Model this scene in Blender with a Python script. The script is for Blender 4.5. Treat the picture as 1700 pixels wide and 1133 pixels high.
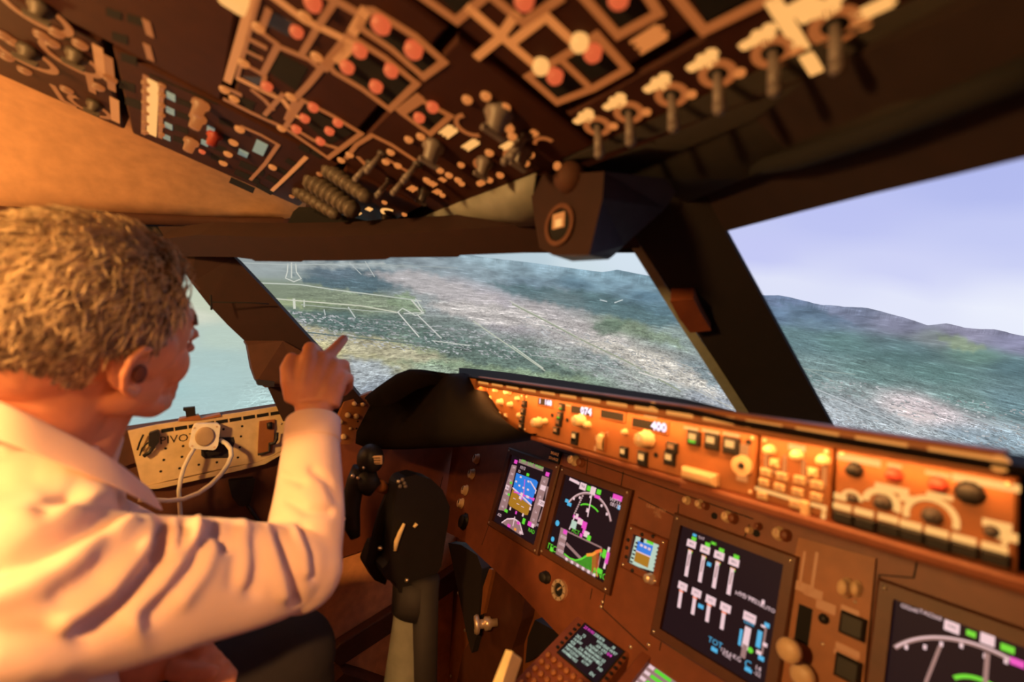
# Airliner flight simulator cockpit, seen from the right hand seat towards the left.
import bpy, math, random
import numpy as np
from mathutils import Vector as V3, Matrix
random.seed(7); rng = np.random.default_rng(7)
for o in list(bpy.data.objects): bpy.data.objects.remove(o)
S = bpy.context.scene
COL = S.collection
# ------------------------------------------------------------------ camera, world, exposure
def nz(v): v = np.array(v, float); return v/np.linalg.norm(v)
FPX = 755.56
CAM = np.array([.3819, -.7296, 1.2889])
AX = nz([-.80706, .58997, .02339]); UP0 = np.array([-.01286, -.0572, .9983])
RT = nz(np.cross(AX, UP0)); UPV = np.cross(RT, AX)
cd = bpy.data.cameras.new('camera'); cam = bpy.data.objects.new('camera', cd); COL.objects.link(cam)
cd.sensor_width = 36; cd.lens = 16; cd.clip_start = .02; cd.clip_end = 60
cam.matrix_world = Matrix(((RT[0], UPV[0], -AX[0], CAM[0]), (RT[1], UPV[1], -AX[1], CAM[1]), (RT[2], UPV[2], -AX[2], CAM[2]), (0,0,0,1)))
cd.dof.use_dof = True; cd.dof.focus_distance = 1.7; cd.dof.aperture_fstop = 2.3
S.camera = cam
w = bpy.data.worlds.new('world'); S.world = w; w.use_nodes = True
w.node_tree.nodes['Background'].inputs[0].default_value = (.02, .008, .006, 1)
w.node_tree.nodes['Background'].inputs[1].default_value = .25
S.view_settings.view_transform = 'Standard'; S.view_settings.look = 'None'
S.view_settings.exposure = 0; S.view_settings.gamma = 1; S.view_settings.use_curve_mapping = False

def area(name, loc, aim, size, size_y, power, color, parent=None):
    l = bpy.data.lights.new(name, 'AREA'); l.shape = 'RECTANGLE'; l.size = size; l.size_y = size_y; l.energy = power; l.color = color
    o = bpy.data.objects.new(name, l); COL.objects.link(o); o.location = loc
    o.rotation_euler = (V3(aim)-V3(loc)).to_track_quat('-Z', 'Y').to_euler(); return o
# the cabin lamps behind the left seat, and an added fill lamp (their housings are built further down)
LAMP_A = (.02, -1.45, 1.50); LAMP_B = (-.70, -1.60, 1.86); LAMP_C = (.75, -1.3, 1.75)
area('cabin_lamp_light', LAMP_A, (-.36, -.75, 1.10), .11, .11, 19.0, (1, .52, .16))
area('dome_lamp_light', LAMP_B, (-.30, -.1, .85), .18, .12, 17.0, (1, .42, .10))
pl_ = bpy.data.lights.new('wall_lamp_light', 'POINT'); pl_.energy = 4.2; pl_.color = (1, .50, .15); pl_.shadow_soft_size = .04
plo = bpy.data.objects.new('wall_lamp_light', pl_); COL.objects.link(plo); plo.location = (-.84, -1.22, 1.44)
area('arm_fill_light', LAMP_C, (-.13, -.74, .86), .06, .06, 2.7, (1, .48, .14)).data.spread = math.radians(46)  # added narrow fill beam that brightens the arm and shirt

# ------------------------------------------------------------------ pixel rays -> real planes
def ray(x, y): return nz(AX*FPX + RT*(x-850) - UPV*(y-566.5))
def onp(x, y, p, n):
    d = ray(x, y); n = np.array(n, float); return CAM + d*np.dot(np.array(p)-CAM, n)/np.dot(d, n)
def onX(x, y, v): return onp(x, y, (v,0,0), (1,0,0))
def onY(x, y, v): return onp(x, y, (0,v,0), (0,1,0))
def onZ(x, y, v): return onp(x, y, (0,0,v), (0,0,1))
def onD(x, y, dep): return CAM + AX*dep + RT*(x-850)*dep/FPX - UPV*(y-566.5)*dep/FPX
def pj(P):
    q = np.asarray(P)-CAM; z = q@AX; return np.stack([850+FPX*(q@RT)/z, 566.5-FPX*(q@UPV)/z], -1)

class Fr:   # a flat panel: origin, across, up, out of the face
    def __init__(s, O, U, V):
        s.O = np.array(O, float); s.U = nz(U); V = np.array(V, float); V = V - s.U*(V@s.U); s.V = nz(V); s.N = np.cross(s.U, s.V)
    def p(s, u, v, n=0): return s.O + s.U*u + s.V*v + s.N*n
    def px(s, x, y, n=0):
        q = onp(x, y, s.O + s.N*n, s.N) - s.O; return float(q@s.U), float(q@s.V)
    def P(s, x, y, n=0): return onp(x, y, s.O + s.N*n, s.N)

# ------------------------------------------------------------------ materials
def lin(*c): return tuple((v/255/12.92 if v/255 <= .04045 else ((v/255+.055)/1.055)**2.4) for v in c)
def mat(name, col, rough=.55, metal=0, var=.12, vs=40., bump=0, bs=300., spec=.4, sheen=0, sss=0):
    m = bpy.data.materials.new(name); m.use_nodes = True; nt = m.node_tree; b = nt.nodes['Principled BSDF']
    b.inputs['Roughness'].default_value = rough; b.inputs['Metallic'].default_value = metal
    b.inputs['Specular IOR Level'].default_value = spec
    if sheen: b.inputs['Sheen Weight'].default_value = sheen
    if sss:
        b.inputs['Subsurface Weight'].default_value = sss; b.inputs['Subsurface Radius'].default_value = (.010, .004, .002); b.inputs['Subsurface Scale'].default_value = 1
    tc = nt.nodes.new('ShaderNodeTexCoord')
    n = nt.nodes.new('ShaderNodeTexNoise'); n.inputs['Scale'].default_value = vs; n.inputs['Detail'].default_value = 4
    nt.links.new(tc.outputs['Object'], n.inputs['Vector'])
    r = nt.nodes.new('ShaderNodeValToRGB'); c = np.array(col)
    r.color_ramp.elements[0].position = .3; r.color_ramp.elements[1].position = .7
    r.color_ramp.elements[0].color = (*(c*(1-var)), 1); r.color_ramp.elements[1].color = (*np.minimum(c*(1+var), 1), 1)
    nt.links.new(n.outputs['Fac'], r.inputs['Fac']); nt.links.new(r.outputs['Color'], b.inputs['Base Color'])
    if bump:
        n2 = nt.nodes.new('ShaderNodeTexNoise'); n2.inputs['Scale'].default_value = bs; nt.links.new(tc.outputs['Object'], n2.inputs['Vector'])
        bp = nt.nodes.new('ShaderNodeBump'); bp.inputs['Strength'].default_value = bump; bp.inputs['Distance'].default_value = .001
        nt.links.new(n2.outputs['Fac'], bp.inputs['Height']); nt.links.new(bp.outputs['Normal'], b.inputs['Normal'])
    return m
def emi(name, col, k=1., base=(.02,.02,.02)):
    m = bpy.data.materials.new(name); m.use_nodes = True; b = m.node_tree.nodes['Principled BSDF']
    b.inputs['Base Color'].default_value = (*base, 1); b.inputs['Emission Color'].default_value = (*col, 1)
    b.inputs['Emission Strength'].default_value = k; b.inputs['Roughness'].default_value = .5; return m
M = {}
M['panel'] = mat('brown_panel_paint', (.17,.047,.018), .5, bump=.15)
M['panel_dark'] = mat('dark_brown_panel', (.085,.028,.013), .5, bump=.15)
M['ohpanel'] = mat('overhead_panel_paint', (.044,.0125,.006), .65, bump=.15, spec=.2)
M['grey'] = mat('grey_panel_paint', (.20,.20,.17), .55)
M['mcp'] = mat('glareshield_panel_paint', (.27,.095,.030), .5, bump=.1)
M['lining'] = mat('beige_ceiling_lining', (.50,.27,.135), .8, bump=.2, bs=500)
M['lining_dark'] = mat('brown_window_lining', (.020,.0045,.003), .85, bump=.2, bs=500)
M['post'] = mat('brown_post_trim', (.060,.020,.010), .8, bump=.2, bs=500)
M['black'] = mat('black_vinyl', (.010,.007,.006), .85, bump=.3, bs=250, spec=.12)
M['blackp'] = mat('black_plastic', (.012,.010,.010), .5, spec=.3)
M['rubber'] = mat('dark_seal_rubber', (.02,.016,.018), .7)
M['slot'] = mat('dark_recess', (.006,.005,.005), .9)
M['seal'] = mat('grey_green_window_seal', (.26,.28,.23), .6)
M['ivory'] = mat('ivory_plastic', (.60,.40,.23), .45)
M['knobg'] = mat('grey_knob_plastic', (.15,.125,.12), .45)
M['knobd'] = mat('dark_knob_plastic', (.05,.04,.04), .4)
M['brass'] = mat('brushed_metal', (.8,.6,.42), .35, metal=.6, var=.1)
M['screw'] = mat('bright_screw', (.75,.65,.5), .3, metal=.9)
M['lampring'] = mat('ribbed_grey_metal', (.09,.07,.055), .55, metal=.3)
M['sidewall'] = mat('sidewall_lining', (.75,.33,.13), .75, bump=.2, bs=400)
M['floor'] = mat('dark_floor_carpet', (.05,.035,.03), .95, bump=.6, bs=600)
M['plate'] = mat('cream_metal_plate', (.60,.44,.24), .45)
M['white'] = mat('white_plastic', (.85,.80,.68), .4)
M['hside'] = mat('housing_side_with_screen_tint', (.035,.026,.046), .7, spec=.2)  # the screen's purple reflection is put into this base colour
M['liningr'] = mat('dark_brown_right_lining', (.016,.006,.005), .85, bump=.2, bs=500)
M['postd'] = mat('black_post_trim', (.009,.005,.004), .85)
M['tan'] = mat('tan_plastic', (.45,.31,.18), .5)
M['cable'] = mat('white_cable_rubber', (.75,.70,.58), .45)
M['red'] = mat('dark_red_plastic', (.25,.03,.02), .5)
# backlit legends and lamps
M['leg'] = emi('backlit_amber_legend', (1.,.30,.065), .62)
M['leg2'] = emi('backlit_dim_amber_line', (1.,.26,.055), .36)
M['legb'] = emi('backlit_bright_legend', (1.,.47,.13), 1.0)
M['legr'] = emi('lit_red_orange_cap', (.85,.13,.04), .8)
M['legc'] = emi('pale_cyan_label', (.20,.34,.32), .45, (.2,.3,.3))
M['mleg'] = emi('backlit_panel_legend', (1.,.49,.14), 1.0)
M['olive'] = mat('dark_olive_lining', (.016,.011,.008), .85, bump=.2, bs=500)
M['dig'] = emi('white_display_digits', (.85,.78,1.), 1.7)
M['ewhite'] = emi('screen_pinkish_white', (.86,.60,.64), .95)
M['egrey'] = emi('screen_mauve_grey', (.30,.17,.17), 1.)
M['egreen'] = emi('screen_green', (.10,.66,.03), 1.)
M['emag'] = emi('screen_magenta', (.80,.06,.52), 1.)
M['ecyan'] = emi('screen_cyan', (.05,.42,.72), 1.)
M['eblue'] = emi('screen_sky_blue', (.01,.20,.72), 1.)
M['ebrown'] = emi('screen_earth_brown', (.38,.17,.012), 1.)
M['eamb'] = emi('screen_amber', (.9,.30,.03), 1.)
M['eorange'] = emi('screen_orange_red', (.9,.16,.03), 1.)
M['escr'] = emi('screen_dark_glass', (.012,.005,.008), 1., (.004,.003,.003))
M['escr'].node_tree.nodes['Principled BSDF'].inputs['Specular IOR Level'].default_value = .08
M['elcd'] = emi('lcd_pale_green_white', (.45,.60,.50), 1.)
M['cream'] = mat('cream_lever_plastic', (.85,.68,.38), .45)

# ------------------------------------------------------------------ mesh builder
ORG = {}
class MB:
    def __init__(s): s.v = []; s.f = []; s.m = []; s.s = []; s.mats = []
    def mi(s, m):
        m = M[m] if isinstance(m, str) else m
        if m not in s.mats: s.mats.append(m)
        return s.mats.index(m)
    def add(s, vs, fs, m, smooth=False):
        k = len(s.v); i = s.mi(m); s.v += [tuple(map(float, p)) for p in vs]
        for f in fs: s.f.append([a+k for a in f]); s.m.append(i); s.s.append(smooth)
    def prism(s, pts, vec, m, m2=None):      # polygon swept along a vector
        n = len(pts); vec = np.array(vec, float); top = [np.array(p, float) for p in pts]; bot = [p+vec for p in top]
        s.add(top, [list(range(n))], m2 or m)
        s.add(top+bot, [list(range(2*n-1, n-1, -1))] + [[i, i+n, (i+1) % n+n, (i+1) % n] for i in range(n)], m)
    def hexa(s, a, b, m): # two quads joined
        s.add(list(a)+list(b), [[0,1,2,3],[7,6,5,4],[0,4,5,1],[1,5,6,2],[2,6,7,3],[3,7,4,0]], m)
    def fbox(s, fr, u, v, w, h, n0, n1, m, top=None, bev=0):
        a = [fr.p(u+dx*w/2, v+dy*h/2, n0) for dx, dy in ((-1,-1),(1,-1),(1,1),(-1,1))]
        if bev:
            b = [fr.p(u+dx*w/2, v+dy*h/2, n1-bev) for dx, dy in ((-1,-1),(1,-1),(1,1),(-1,1))]
            c = [fr.p(u+dx*(w/2-bev), v+dy*(h/2-bev), n1) for dx, dy in ((-1,-1),(1,-1),(1,1),(-1,1))]
            s.add(a+b+c, [[3,2,1,0]]+[[i,(i+1)%4,(i+1)%4+4,i+4] for i in range(4)]+[[i+4,(i+1)%4+4,(i+1)%4+8,i+8] for i in range(4)], m)
            s.add(c, [[0,1,2,3]], top or m)
        else:
            b = [fr.p(u+dx*w/2, v+dy*h/2, n1) for dx, dy in ((-1,-1),(1,-1),(1,1),(-1,1))]
            s.add(a+b, [[3,2,1,0]]+[[i,(i+1)%4,(i+1)%4+4,i+4] for i in range(4)], m); s.add(b, [[0,1,2,3]], top or m)
    def lathe(s, O, axis, prof, m, seg=20, smooth=True, flute=0, sx=1., U=None):   # prof = [(radius, along)]
        axis = nz(axis); a = nz(np.cross(axis, (0,0,1) if abs(axis[2]) < .9 else (1,0,0))) if U is None else nz(U); b = np.cross(axis, a)
        vs = []; n = len(prof)
        for r, h in prof:
            for i in range(seg):
                t = 2*math.pi*i/seg; rr = r*(1-(flute if i % 2 else 0))
                vs.append(np.array(O)+axis*h+a*math.cos(t)*rr*sx+b*math.sin(t)*rr)
        fs = [[j*seg+i, j*seg+(i+1) % seg, (j+1)*seg+(i+1) % seg, (j+1)*seg+i] for j in range(n-1) for i in range(seg)]
        fs.append(list(range((n-1)*seg, n*seg))); fs.append(list(range(seg-1, -1, -1)))
        s.add(vs, fs, m, smooth)
    def tube(s, pts, r, m, seg=10, smooth=True, caps=True):
        P = [np.array(p, float) for p in pts]; n = len(P); R = r if hasattr(r, '__len__') else [r]*n; vs = []; prev = None
        for i in range(n):
            t = nz(P[min(i+1, n-1)]-P[max(i-1, 0)])
            a = np.cross(t, (0,0,1) if abs(t[2]) < .95 else (1,0,0)) if prev is None else prev - t*(prev@t)
            a = nz(a); prev = a; b = np.cross(t, a)
            for k in range(seg):
                q = 2*math.pi*k/seg; vs.append(P[i]+(a*math.cos(q)+b*math.sin(q))*R[i])
        fs = [[j*seg+i, j*seg+(i+1) % seg, (j+1)*seg+(i+1) % seg, (j+1)*seg+i] for j in range(n-1) for i in range(seg)]
        if caps: fs += [list(range(seg-1, -1, -1)), list(range((n-1)*seg, n*seg))]
        s.add(vs, fs, m, smooth)
    def ball(s, c, r, m, seg=14, ax=None, sc=(1,1,1)):
        A = np.eye(3) if ax is None else np.array(ax); vs = []; fs = []; n = seg//2
        for j in range(n+1):
            for i in range(seg):
                p = math.pi*j/n; t = 2*math.pi*i/seg
                q = np.array([math.sin(p)*math.cos(t)*sc[0], math.sin(p)*math.sin(t)*sc[1], math.cos(p)*sc[2]])*r
                vs.append(np.array(c)+q@A)
        for j in range(n):
            for i in range(seg): fs.append([j*seg+i, (j+1)*seg+i, (j+1)*seg+(i+1) % seg, j*seg+(i+1) % seg])
        s.add(vs, fs, m, True)
    def line(s, fr, uv, w, m, n0=0, n1=.0006, closed=False):   # flat raised stroke on a panel, mitred
        q = [np.array(a, float) for a in uv]; k = len(q); L = []; R = []
        for i in range(k):
            a = q[i-1] if (closed or i > 0) else None; b = q[(i+1) % k] if (closed or i < k-1) else None
            d1 = nz(q[i]-a) if a is not None else None; d2 = nz(b-q[i]) if b is not None else None
            if d1 is None: d1 = d2
            if d2 is None: d2 = d1
            t = d1+d2; t = nz(t) if np.linalg.norm(t) > 1e-6 else d1; nn = np.array([-t[1], t[0]]); c = max(.45, abs(nn@np.array([-d1[1], d1[0]])))
            off = nn*w/2/c
            if a is None: q0 = q[i]-d1*w*.35
            elif b is None: q0 = q[i]+d1*w*.35
            else: q0 = q[i]
            L.append(q0+off); R.append(q0-off)
        vs = [fr.p(*p, n1) for p in L]+[fr.p(*p, n1) for p in R]+[fr.p(*p, n0) for p in L]+[fr.p(*p, n0) for p in R]
        fs = []
        for i in range(k if closed else k-1):
            j = (i+1) % k; fs += [[k+i, k+j, j, i], [i, j, 2*k+j, 2*k+i], [k+j, k+i, 3*k+i, 3*k+j]]
        if not closed: fs += [[0, 2*k, 3*k, k], [k-1, 2*k-1, 4*k-1, 3*k-1]]
        s.add(vs, fs, m)
    def disc(s, fr, u, v, r, m, n0=0, n1=.0006, seg=16, sx=1.):
        s.lathe(fr.p(u, v, n0), fr.N, [(r, 0), (r, n1-n0)], m, seg, False, U=fr.U, sx=sx)
    def ring(s, fr, u, v, r0, r1, m, n0=0, n1=.001, seg=28, a0=0, a1=360):
        full = a1-a0 >= 360; k = seg if full else seg+1; vs = []
        for i in range(k):
            t = math.radians(a0+(a1-a0)*i/seg); c, d = math.cos(t), math.sin(t)
            vs += [fr.p(u+c*r0, v+d*r0, n1), fr.p(u+c*r1, v+d*r1, n1), fr.p(u+c*r1, v+d*r1, n0), fr.p(u+c*r0, v+d*r0, n0)]
        fs = []
        for i in range(seg):
            a = 4*i; b = 4*((i+1) % k); fs += [[a, a+1, b+1, b], [a+1, a+2, b+2, b+1], [a, b, b+3, a+3]]
        s.add(vs, fs, m)
    def text(s, fr, u, v, txt, size, m, n=.0008, align='CENTER', ang=0, bold=0):
        cu = bpy.data.curves.new('t', 'FONT'); cu.body = txt; cu.size = size; cu.align_x = align; cu.align_y = 'CENTER'; cu.resolution_u = 2; cu.offset = bold
        o = bpy.data.objects.new('t', cu); me = o.to_mesh(); c, d = math.cos(ang), math.sin(ang)
        vs = [fr.p(u+p.co.x*c-p.co.y*d, v+p.co.x*d+p.co.y*c, n) for p in me.vertices]; fs = [list(p.vertices) for p in me.polygons]
        o.to_mesh_clear(); s.add(vs, fs, m); bpy.data.objects.remove(o); bpy.data.curves.remove(cu)
    def build(s, name, parent=None, label=None, cat=None, group=None, kind=None, sub=0, bevel=0, weld=False):
        v = np.array(s.v)
        if parent is not None: org = ORG[parent.name]
        else:
            lo, hi = v.min(0), v.max(0); org = np.array([(lo[0]+hi[0])/2, (lo[1]+hi[1])/2, lo[2]])
        me = bpy.data.meshes.new(name); me.from_pydata((v-org).tolist(), [], s.f)
        for m in s.mats: me.materials.append(m)
        me.polygons.foreach_set('material_index', s.m); me.polygons.foreach_set('use_smooth', s.s); me.update()
        o = bpy.data.objects.new(name, me); COL.objects.link(o); ORG[o.name] = org
        if parent is not None: o.parent = parent
        else: o.location = org
        if bevel:
            b = o.modifiers.new('bevel', 'BEVEL'); b.width = bevel; b.segments = 2; b.limit_method = 'ANGLE'
        if sub:
            b = o.modifiers.new('sub', 'SUBSURF'); b.levels = sub; b.render_levels = sub
        return tag(o, label, cat, group, kind)
def tag(o, label=None, cat=None, group=None, kind=None):
    if label: o['label'] = label
    if cat: o['category'] = cat
    if group: o['group'] = group
    if kind: o['kind'] = kind
    return o
def empty(name, loc, label=None, cat=None, group=None):
    o = bpy.data.objects.new(name, None); COL.objects.link(o); o.location = tuple(loc); o.empty_display_size = .05
    ORG[o.name] = np.array(loc, float); return tag(o, label, cat, group)
def poly3(name, pts, vec, m, parent=None, bevel=0, m2=None, **k):
    b = MB(); b.prism(pts, vec, m, m2); return b.build(name, parent, bevel=bevel, **k)

# ---- panel furniture
def knob(parent, fr, x, y, r, h, m='knobg', name='knob', ptr='legb', sx=1., seg=20, flute=.06, ang=90, label=None, n=0):
    b = MB(); u, v = fr.px(x, y, n+h*.5); O = fr.p(u, v, n)
    b.lathe(O, fr.N, [(r*1.0, 0), (r*1.0, h*.18), (r*.8, h*.24), (r*.76, h*.9), (r*.66, h)], m, seg, True, flute, sx, fr.U)
    if ptr:
        a = math.radians(ang); b.line(fr, [(u, v), (u+math.cos(a)*r*.62, v+math.sin(a)*r*.62)], r*.2, ptr, n+h, n+h+.0008)
    return b.build(name, parent, label=label)
def button(parent, fr, x, y, w, h, m='blackp', cap=None, name='button', d=.005, n=0, bar=None, label=None):
    b = MB(); u, v = fr.px(x, y, n+d); b.fbox(fr, u, v, w, h, n, n+d, m, bev=min(w, h)*.12)
    if cap: b.fbox(fr, u, v+h*.12, w*.55, h*.4, n+d, n+d+.0006, cap)
    if bar: b.fbox(fr, u, v-h*.22, w*.5, h*.16, n+d, n+d+.0008, bar)
    return b.build(name, parent, label=label)
def screw(parent, fr, x, y, r=.003, n=0, m='screw'):
    b = MB(); u, v = fr.px(x, y, n); b.lathe(fr.p(u, v, n), fr.N, [(r, 0), (r, r*.3), (r*.7, r*.6)], m, 10); b.line(fr, [(u-r*.4, v), (u+r*.4, v)], r*.2, 'slot', n+r*.6, n+r*.65)
    return b.build('screw', parent)
# ------------------------------------------------------------------ the simulator's projection screen with its picture
US = nz(np.cross(ray(800, 430), ray(1700, 560)));  US = US if US[2] > 0 else -US
EYE = CAM.copy(); R_S = 3.3
FS = ray(1150, 480); FS = nz(FS - US*(FS@US)); RS = np.cross(FS, US)
def azel(d): return math.atan2(d@RS, d@FS), math.asin(max(-1, min(1, d@US)))
def azpx(x, y): return azel(ray(x, y))
sky_line = [azpx(*p) for p in ((380,360),(560,390),(700,408),(800,427),(880,436),(960,447),(1000,452),(1025,448),(1060,455),(1120,466),(1200,480),(1265,490),(1292,490),(1350,503),(1400,510),(1440,512),(1500,527),(1540,540),(1572,538),(1600,545),(1650,548),(1700,558))]
sa = np.array([a for a, e in sky_line]); se = np.array([e for a, e in sky_line])
az = np.radians(np.arange(-88, 100.01, .16)); 
ridge = np.interp(az, sa, se, left=.012, right=se[-1])
nn = sum(np.interp(az*f, np.arange(-400, 400), rng.normal(size=800))/f for f in (40, 90, 200, 420))
amp = np.interp(az, [sa[4], sa[10], sa[12]], [.0, .02, .10]); ridge = ridge + amp*nn*.25
NG, NS = 150, 26
gt = np.linspace(0, 1, NG)**1.35; st = np.linspace(0, 1, NS)
elg = ridge[None, :]*(1-gt[:, None]) + math.radians(-52)*gt[:, None]
els = ridge[None, :]*(1-st[:, None]) + math.radians(46)*st[:, None]
def dirs(el): 
    A = np.broadcast_to(az, el.shape); return (np.cos(el)[..., None]*(np.cos(A)[..., None]*FS + np.sin(A)[..., None]*RS) + np.sin(el)[..., None]*US)
dg = dirs(elg).reshape(-1, 3); ds = dirs(els).reshape(-1, 3)
def idw(d, cps, pw=3.2):
    c = np.array([ray(x, y) for x, y, *_ in cps]); k = np.array([lin(*q[2:5]) for q in cps]); out = np.zeros((len(d), 3))
    for i in range(0, len(d), 40000):
        D = d[i:i+40000]
        # vertical distances count more: the picture is layered
        df = D[:, None, :]-c[None]; e = (df@US); s2 = (df**2).sum(-1) + 5*e*e
        wt = 1/(s2+2e-4)**(pw/2); out[i:i+40000] = (wt@k)/wt.sum(1, keepdims=True)
    return out
GCP = [(900,447,140,165,178),(980,459,130,158,172),(1030,464,124,152,166),(820,441,148,170,180),(1080,478,120,148,162),(1120,492,112,140,154),(250,600,172,196,194),(330,620,168,194,192),(250,640,160,192,192),(300,560,176,196,190),(350,600,166,190,186),(250,690,164,190,190),(420,690,166,192,190),(300,520,205,208,190),(345,505,190,198,175),(360,560,178,196,184),(450,720,160,188,188),
 (430,445,150,160,160),(400,440,150,160,158),(440,480,128,140,120),(560,455,92,108,118),(620,465,84,104,112),(520,500,120,132,104),(600,500,122,132,106),(480,525,110,128,110),(560,530,84,102,96),(640,540,86,104,98),(700,560,92,110,102),
 (500,552,190,182,150),(560,578,176,168,128),(620,580,164,158,118),(700,590,146,150,120),(760,600,124,134,112),(650,605,146,146,118),(600,615,140,142,140),(630,632,136,144,150),(590,640,150,160,170),
 (720,610,136,150,132),(820,615,122,140,118),(900,628,120,140,120),(960,640,116,134,118),(700,450,128,140,146),(760,480,160,158,162),(800,500,172,164,168),(840,530,160,154,158),(700,500,140,146,146),(760,550,108,120,116),(850,580,104,118,112),(800,450,130,146,154),
 (860,450,122,142,152),(880,470,108,128,140),(940,500,146,146,146),(900,520,164,158,158),(1000,560,176,170,166),(950,545,168,162,160),(1000,600,124,134,132),(1080,620,142,148,142),(1100,650,146,152,150),(1180,670,158,164,172),(1080,600,164,160,152),(1150,620,124,138,142),
 (1000,500,84,108,114),(1060,520,80,106,114),(960,470,96,122,136),(1040,540,122,136,116),(1100,520,86,112,122),(1030,470,112,138,152),(1080,490,92,120,136),(1120,560,130,144,140),
 (1300,500,106,122,150),(1280,520,100,122,146),(1350,530,98,120,136),(1400,520,118,126,150),(1500,540,126,128,150),(1560,560,120,128,130),(1600,555,132,130,152),(1690,570,130,130,156),(1500,580,92,116,120),(1400,570,92,120,120),(1320,560,96,122,126),(1620,590,96,124,116),(1690,610,86,112,118),
 (1350,620,112,134,134),(1400,650,132,146,146),(1500,690,196,186,186),(1530,680,190,178,180),(1450,690,150,160,166),(1600,660,106,130,128),(1690,670,104,130,136),(1600,730,140,156,166),(1690,745,136,154,164),(1450,620,98,124,122),(1550,620,92,120,118),(1380,690,160,164,176)]
SCP = [(1260,420,196,200,244),(1400,360,188,194,242),(1650,300,178,186,238),(1690,400,196,202,244),(1500,450,206,210,246),(1300,470,222,226,248),(1500,505,226,230,250),(1680,520,234,238,252),(1040,430,212,226,238),(960,436,206,222,230),(880,428,186,206,216),(780,400,170,190,200),(1100,300,180,190,236),(1500,100,150,165,225),(500,200,150,170,210),(1700,50,140,158,222)]
cg = idw(dg, GCP, 4.2)
def pxof(d): z = d@AX; return np.stack([850+FPX*(d@RT)/np.maximum(z, .05), 566.5-FPX*(d@UPV)/np.maximum(z, .05)], -1), z > .1
qp, vis = pxof(dg)
wob = np.stack([np.sin(qp[:,0]*.11+qp[:,1]*.3)*3+np.sin(qp[:,0]*.31+1)*2+np.sin(qp[:,1]*.5+qp[:,0]*.05)*3, np.sin(qp[:,0]*.13+2)*2+np.sin(qp[:,0]*.37+qp[:,1]*.2)*1.4], -1); qp = qp+wob
cg = cg*np.where((qp[:,0] > 440)[:, None], .97, 1.)
def patch(pts, col, soft=3., k=.85):
    global cg
    P = np.array(pts, float); n = len(P); ins = np.zeros(len(qp), bool); dm = np.full(len(qp), 1e9)
    for i in range(n):
        a, c = P[i], P[(i+1) % n]; ab = c-a; t = np.clip(((qp-a)@ab)/(ab@ab), 0, 1); dd = qp-(a+t[:, None]*ab); dm = np.minimum(dm, np.hypot(dd[:,0], dd[:,1]*1.8))
        cr = ((a[1] > qp[:,1]) != (c[1] > qp[:,1])) & (qp[:,0] < (c[0]-a[0])*(qp[:,1]-a[1])/((c[1]-a[1]) or 1e-9)+a[0]); ins ^= cr
    wt = np.clip(.5+np.where(ins, dm, -dm)/(2*soft), 0, 1)*k*vis; cg = cg*(1-wt[:, None])+np.array(lin(*col))*wt[:, None]
for p_, c_, s_ in [
 (((478,515),(575,520),(666,565),(575,555),(504,540)),(80,100,96),5),(((707,550),(890,586),(971,626),(788,606),(686,571)),(86,104,98),6),
 (((491,459),(613,467),(631,489),(582,487),(524,474)),(78,98,106),2),(((418,469),(529,474),(636,494),(666,507),(656,517),(575,505),(448,492)),(122,132,112),2),
 (((636,492),(681,487),(707,520),(666,520)),(122,138,110),3),(((448,497),(504,499),(504,510),(463,511)),(142,154,118),1.5),
 (((610,454),(697,449),(819,494),(839,530),(737,499)),(170,164,164),8),(((737,499),(890,515),(930,545),(808,540),(707,507)),(176,170,166),7),
 (((808,469),(981,484),(1113,530),(1108,545),(991,520),(864,494)),(84,108,112),6),(((981,535),(1042,530),(1022,560),(991,555)),(92,110,94),5),
 (((1040,536),(1120,560),(1140,580),(1060,560)),(112,126,106),6),(((945,565),(1017,565),(1143,611),(1204,662),(1118,636),(1017,596)),(186,180,170),6),
 (((496,545),(626,565),(737,596),(697,601),(575,586),(534,565)),(168,162,136),6),(((577,593),(626,601),(656,611),(595,647)),(154,162,166),8),
 (((656,601),(752,601),(981,629),(971,642),(763,611)),(124,142,116),5),(((388,428),(640,436),(700,446),(480,446),(400,448)),(150,158,158),4),
 (((1470,580),(1560,590),(1500,612),(1420,590)),(82,108,108),10),(((1555,555),(1600,560),(1640,580),(1590,585)),(128,142,118),6),(((1290,500),(1360,512),(1420,540),(1330,530)),(88,108,128),8),(((1330,650),(1420,660),(1520,700),(1600,735),(1400,715)),(156,164,168),12),(((1485,676),(1525,682),(1558,694),(1520,697)),(206,190,190),4)]:
    patch(p_, c_, s_)
cs = idw(ds, SCP)
DW = np.concatenate([dg, ds]); NC = len(az)
vv = DW*R_S
def gridf(n, off): return [[off+j*NC+i, off+j*NC+i+1, off+(j+1)*NC+i+1, off+(j+1)*NC+i] for j in range(n-1) for i in range(NC-1)]
ff = gridf(NG, 0)+[f[::-1] for f in gridf(NS, NG*NC)]
cols = np.concatenate([cg, cs]); nf = len(ff)
mi = [0]*((NG-1)*(NC-1))+[1]*((NS-1)*(NC-1))
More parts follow.
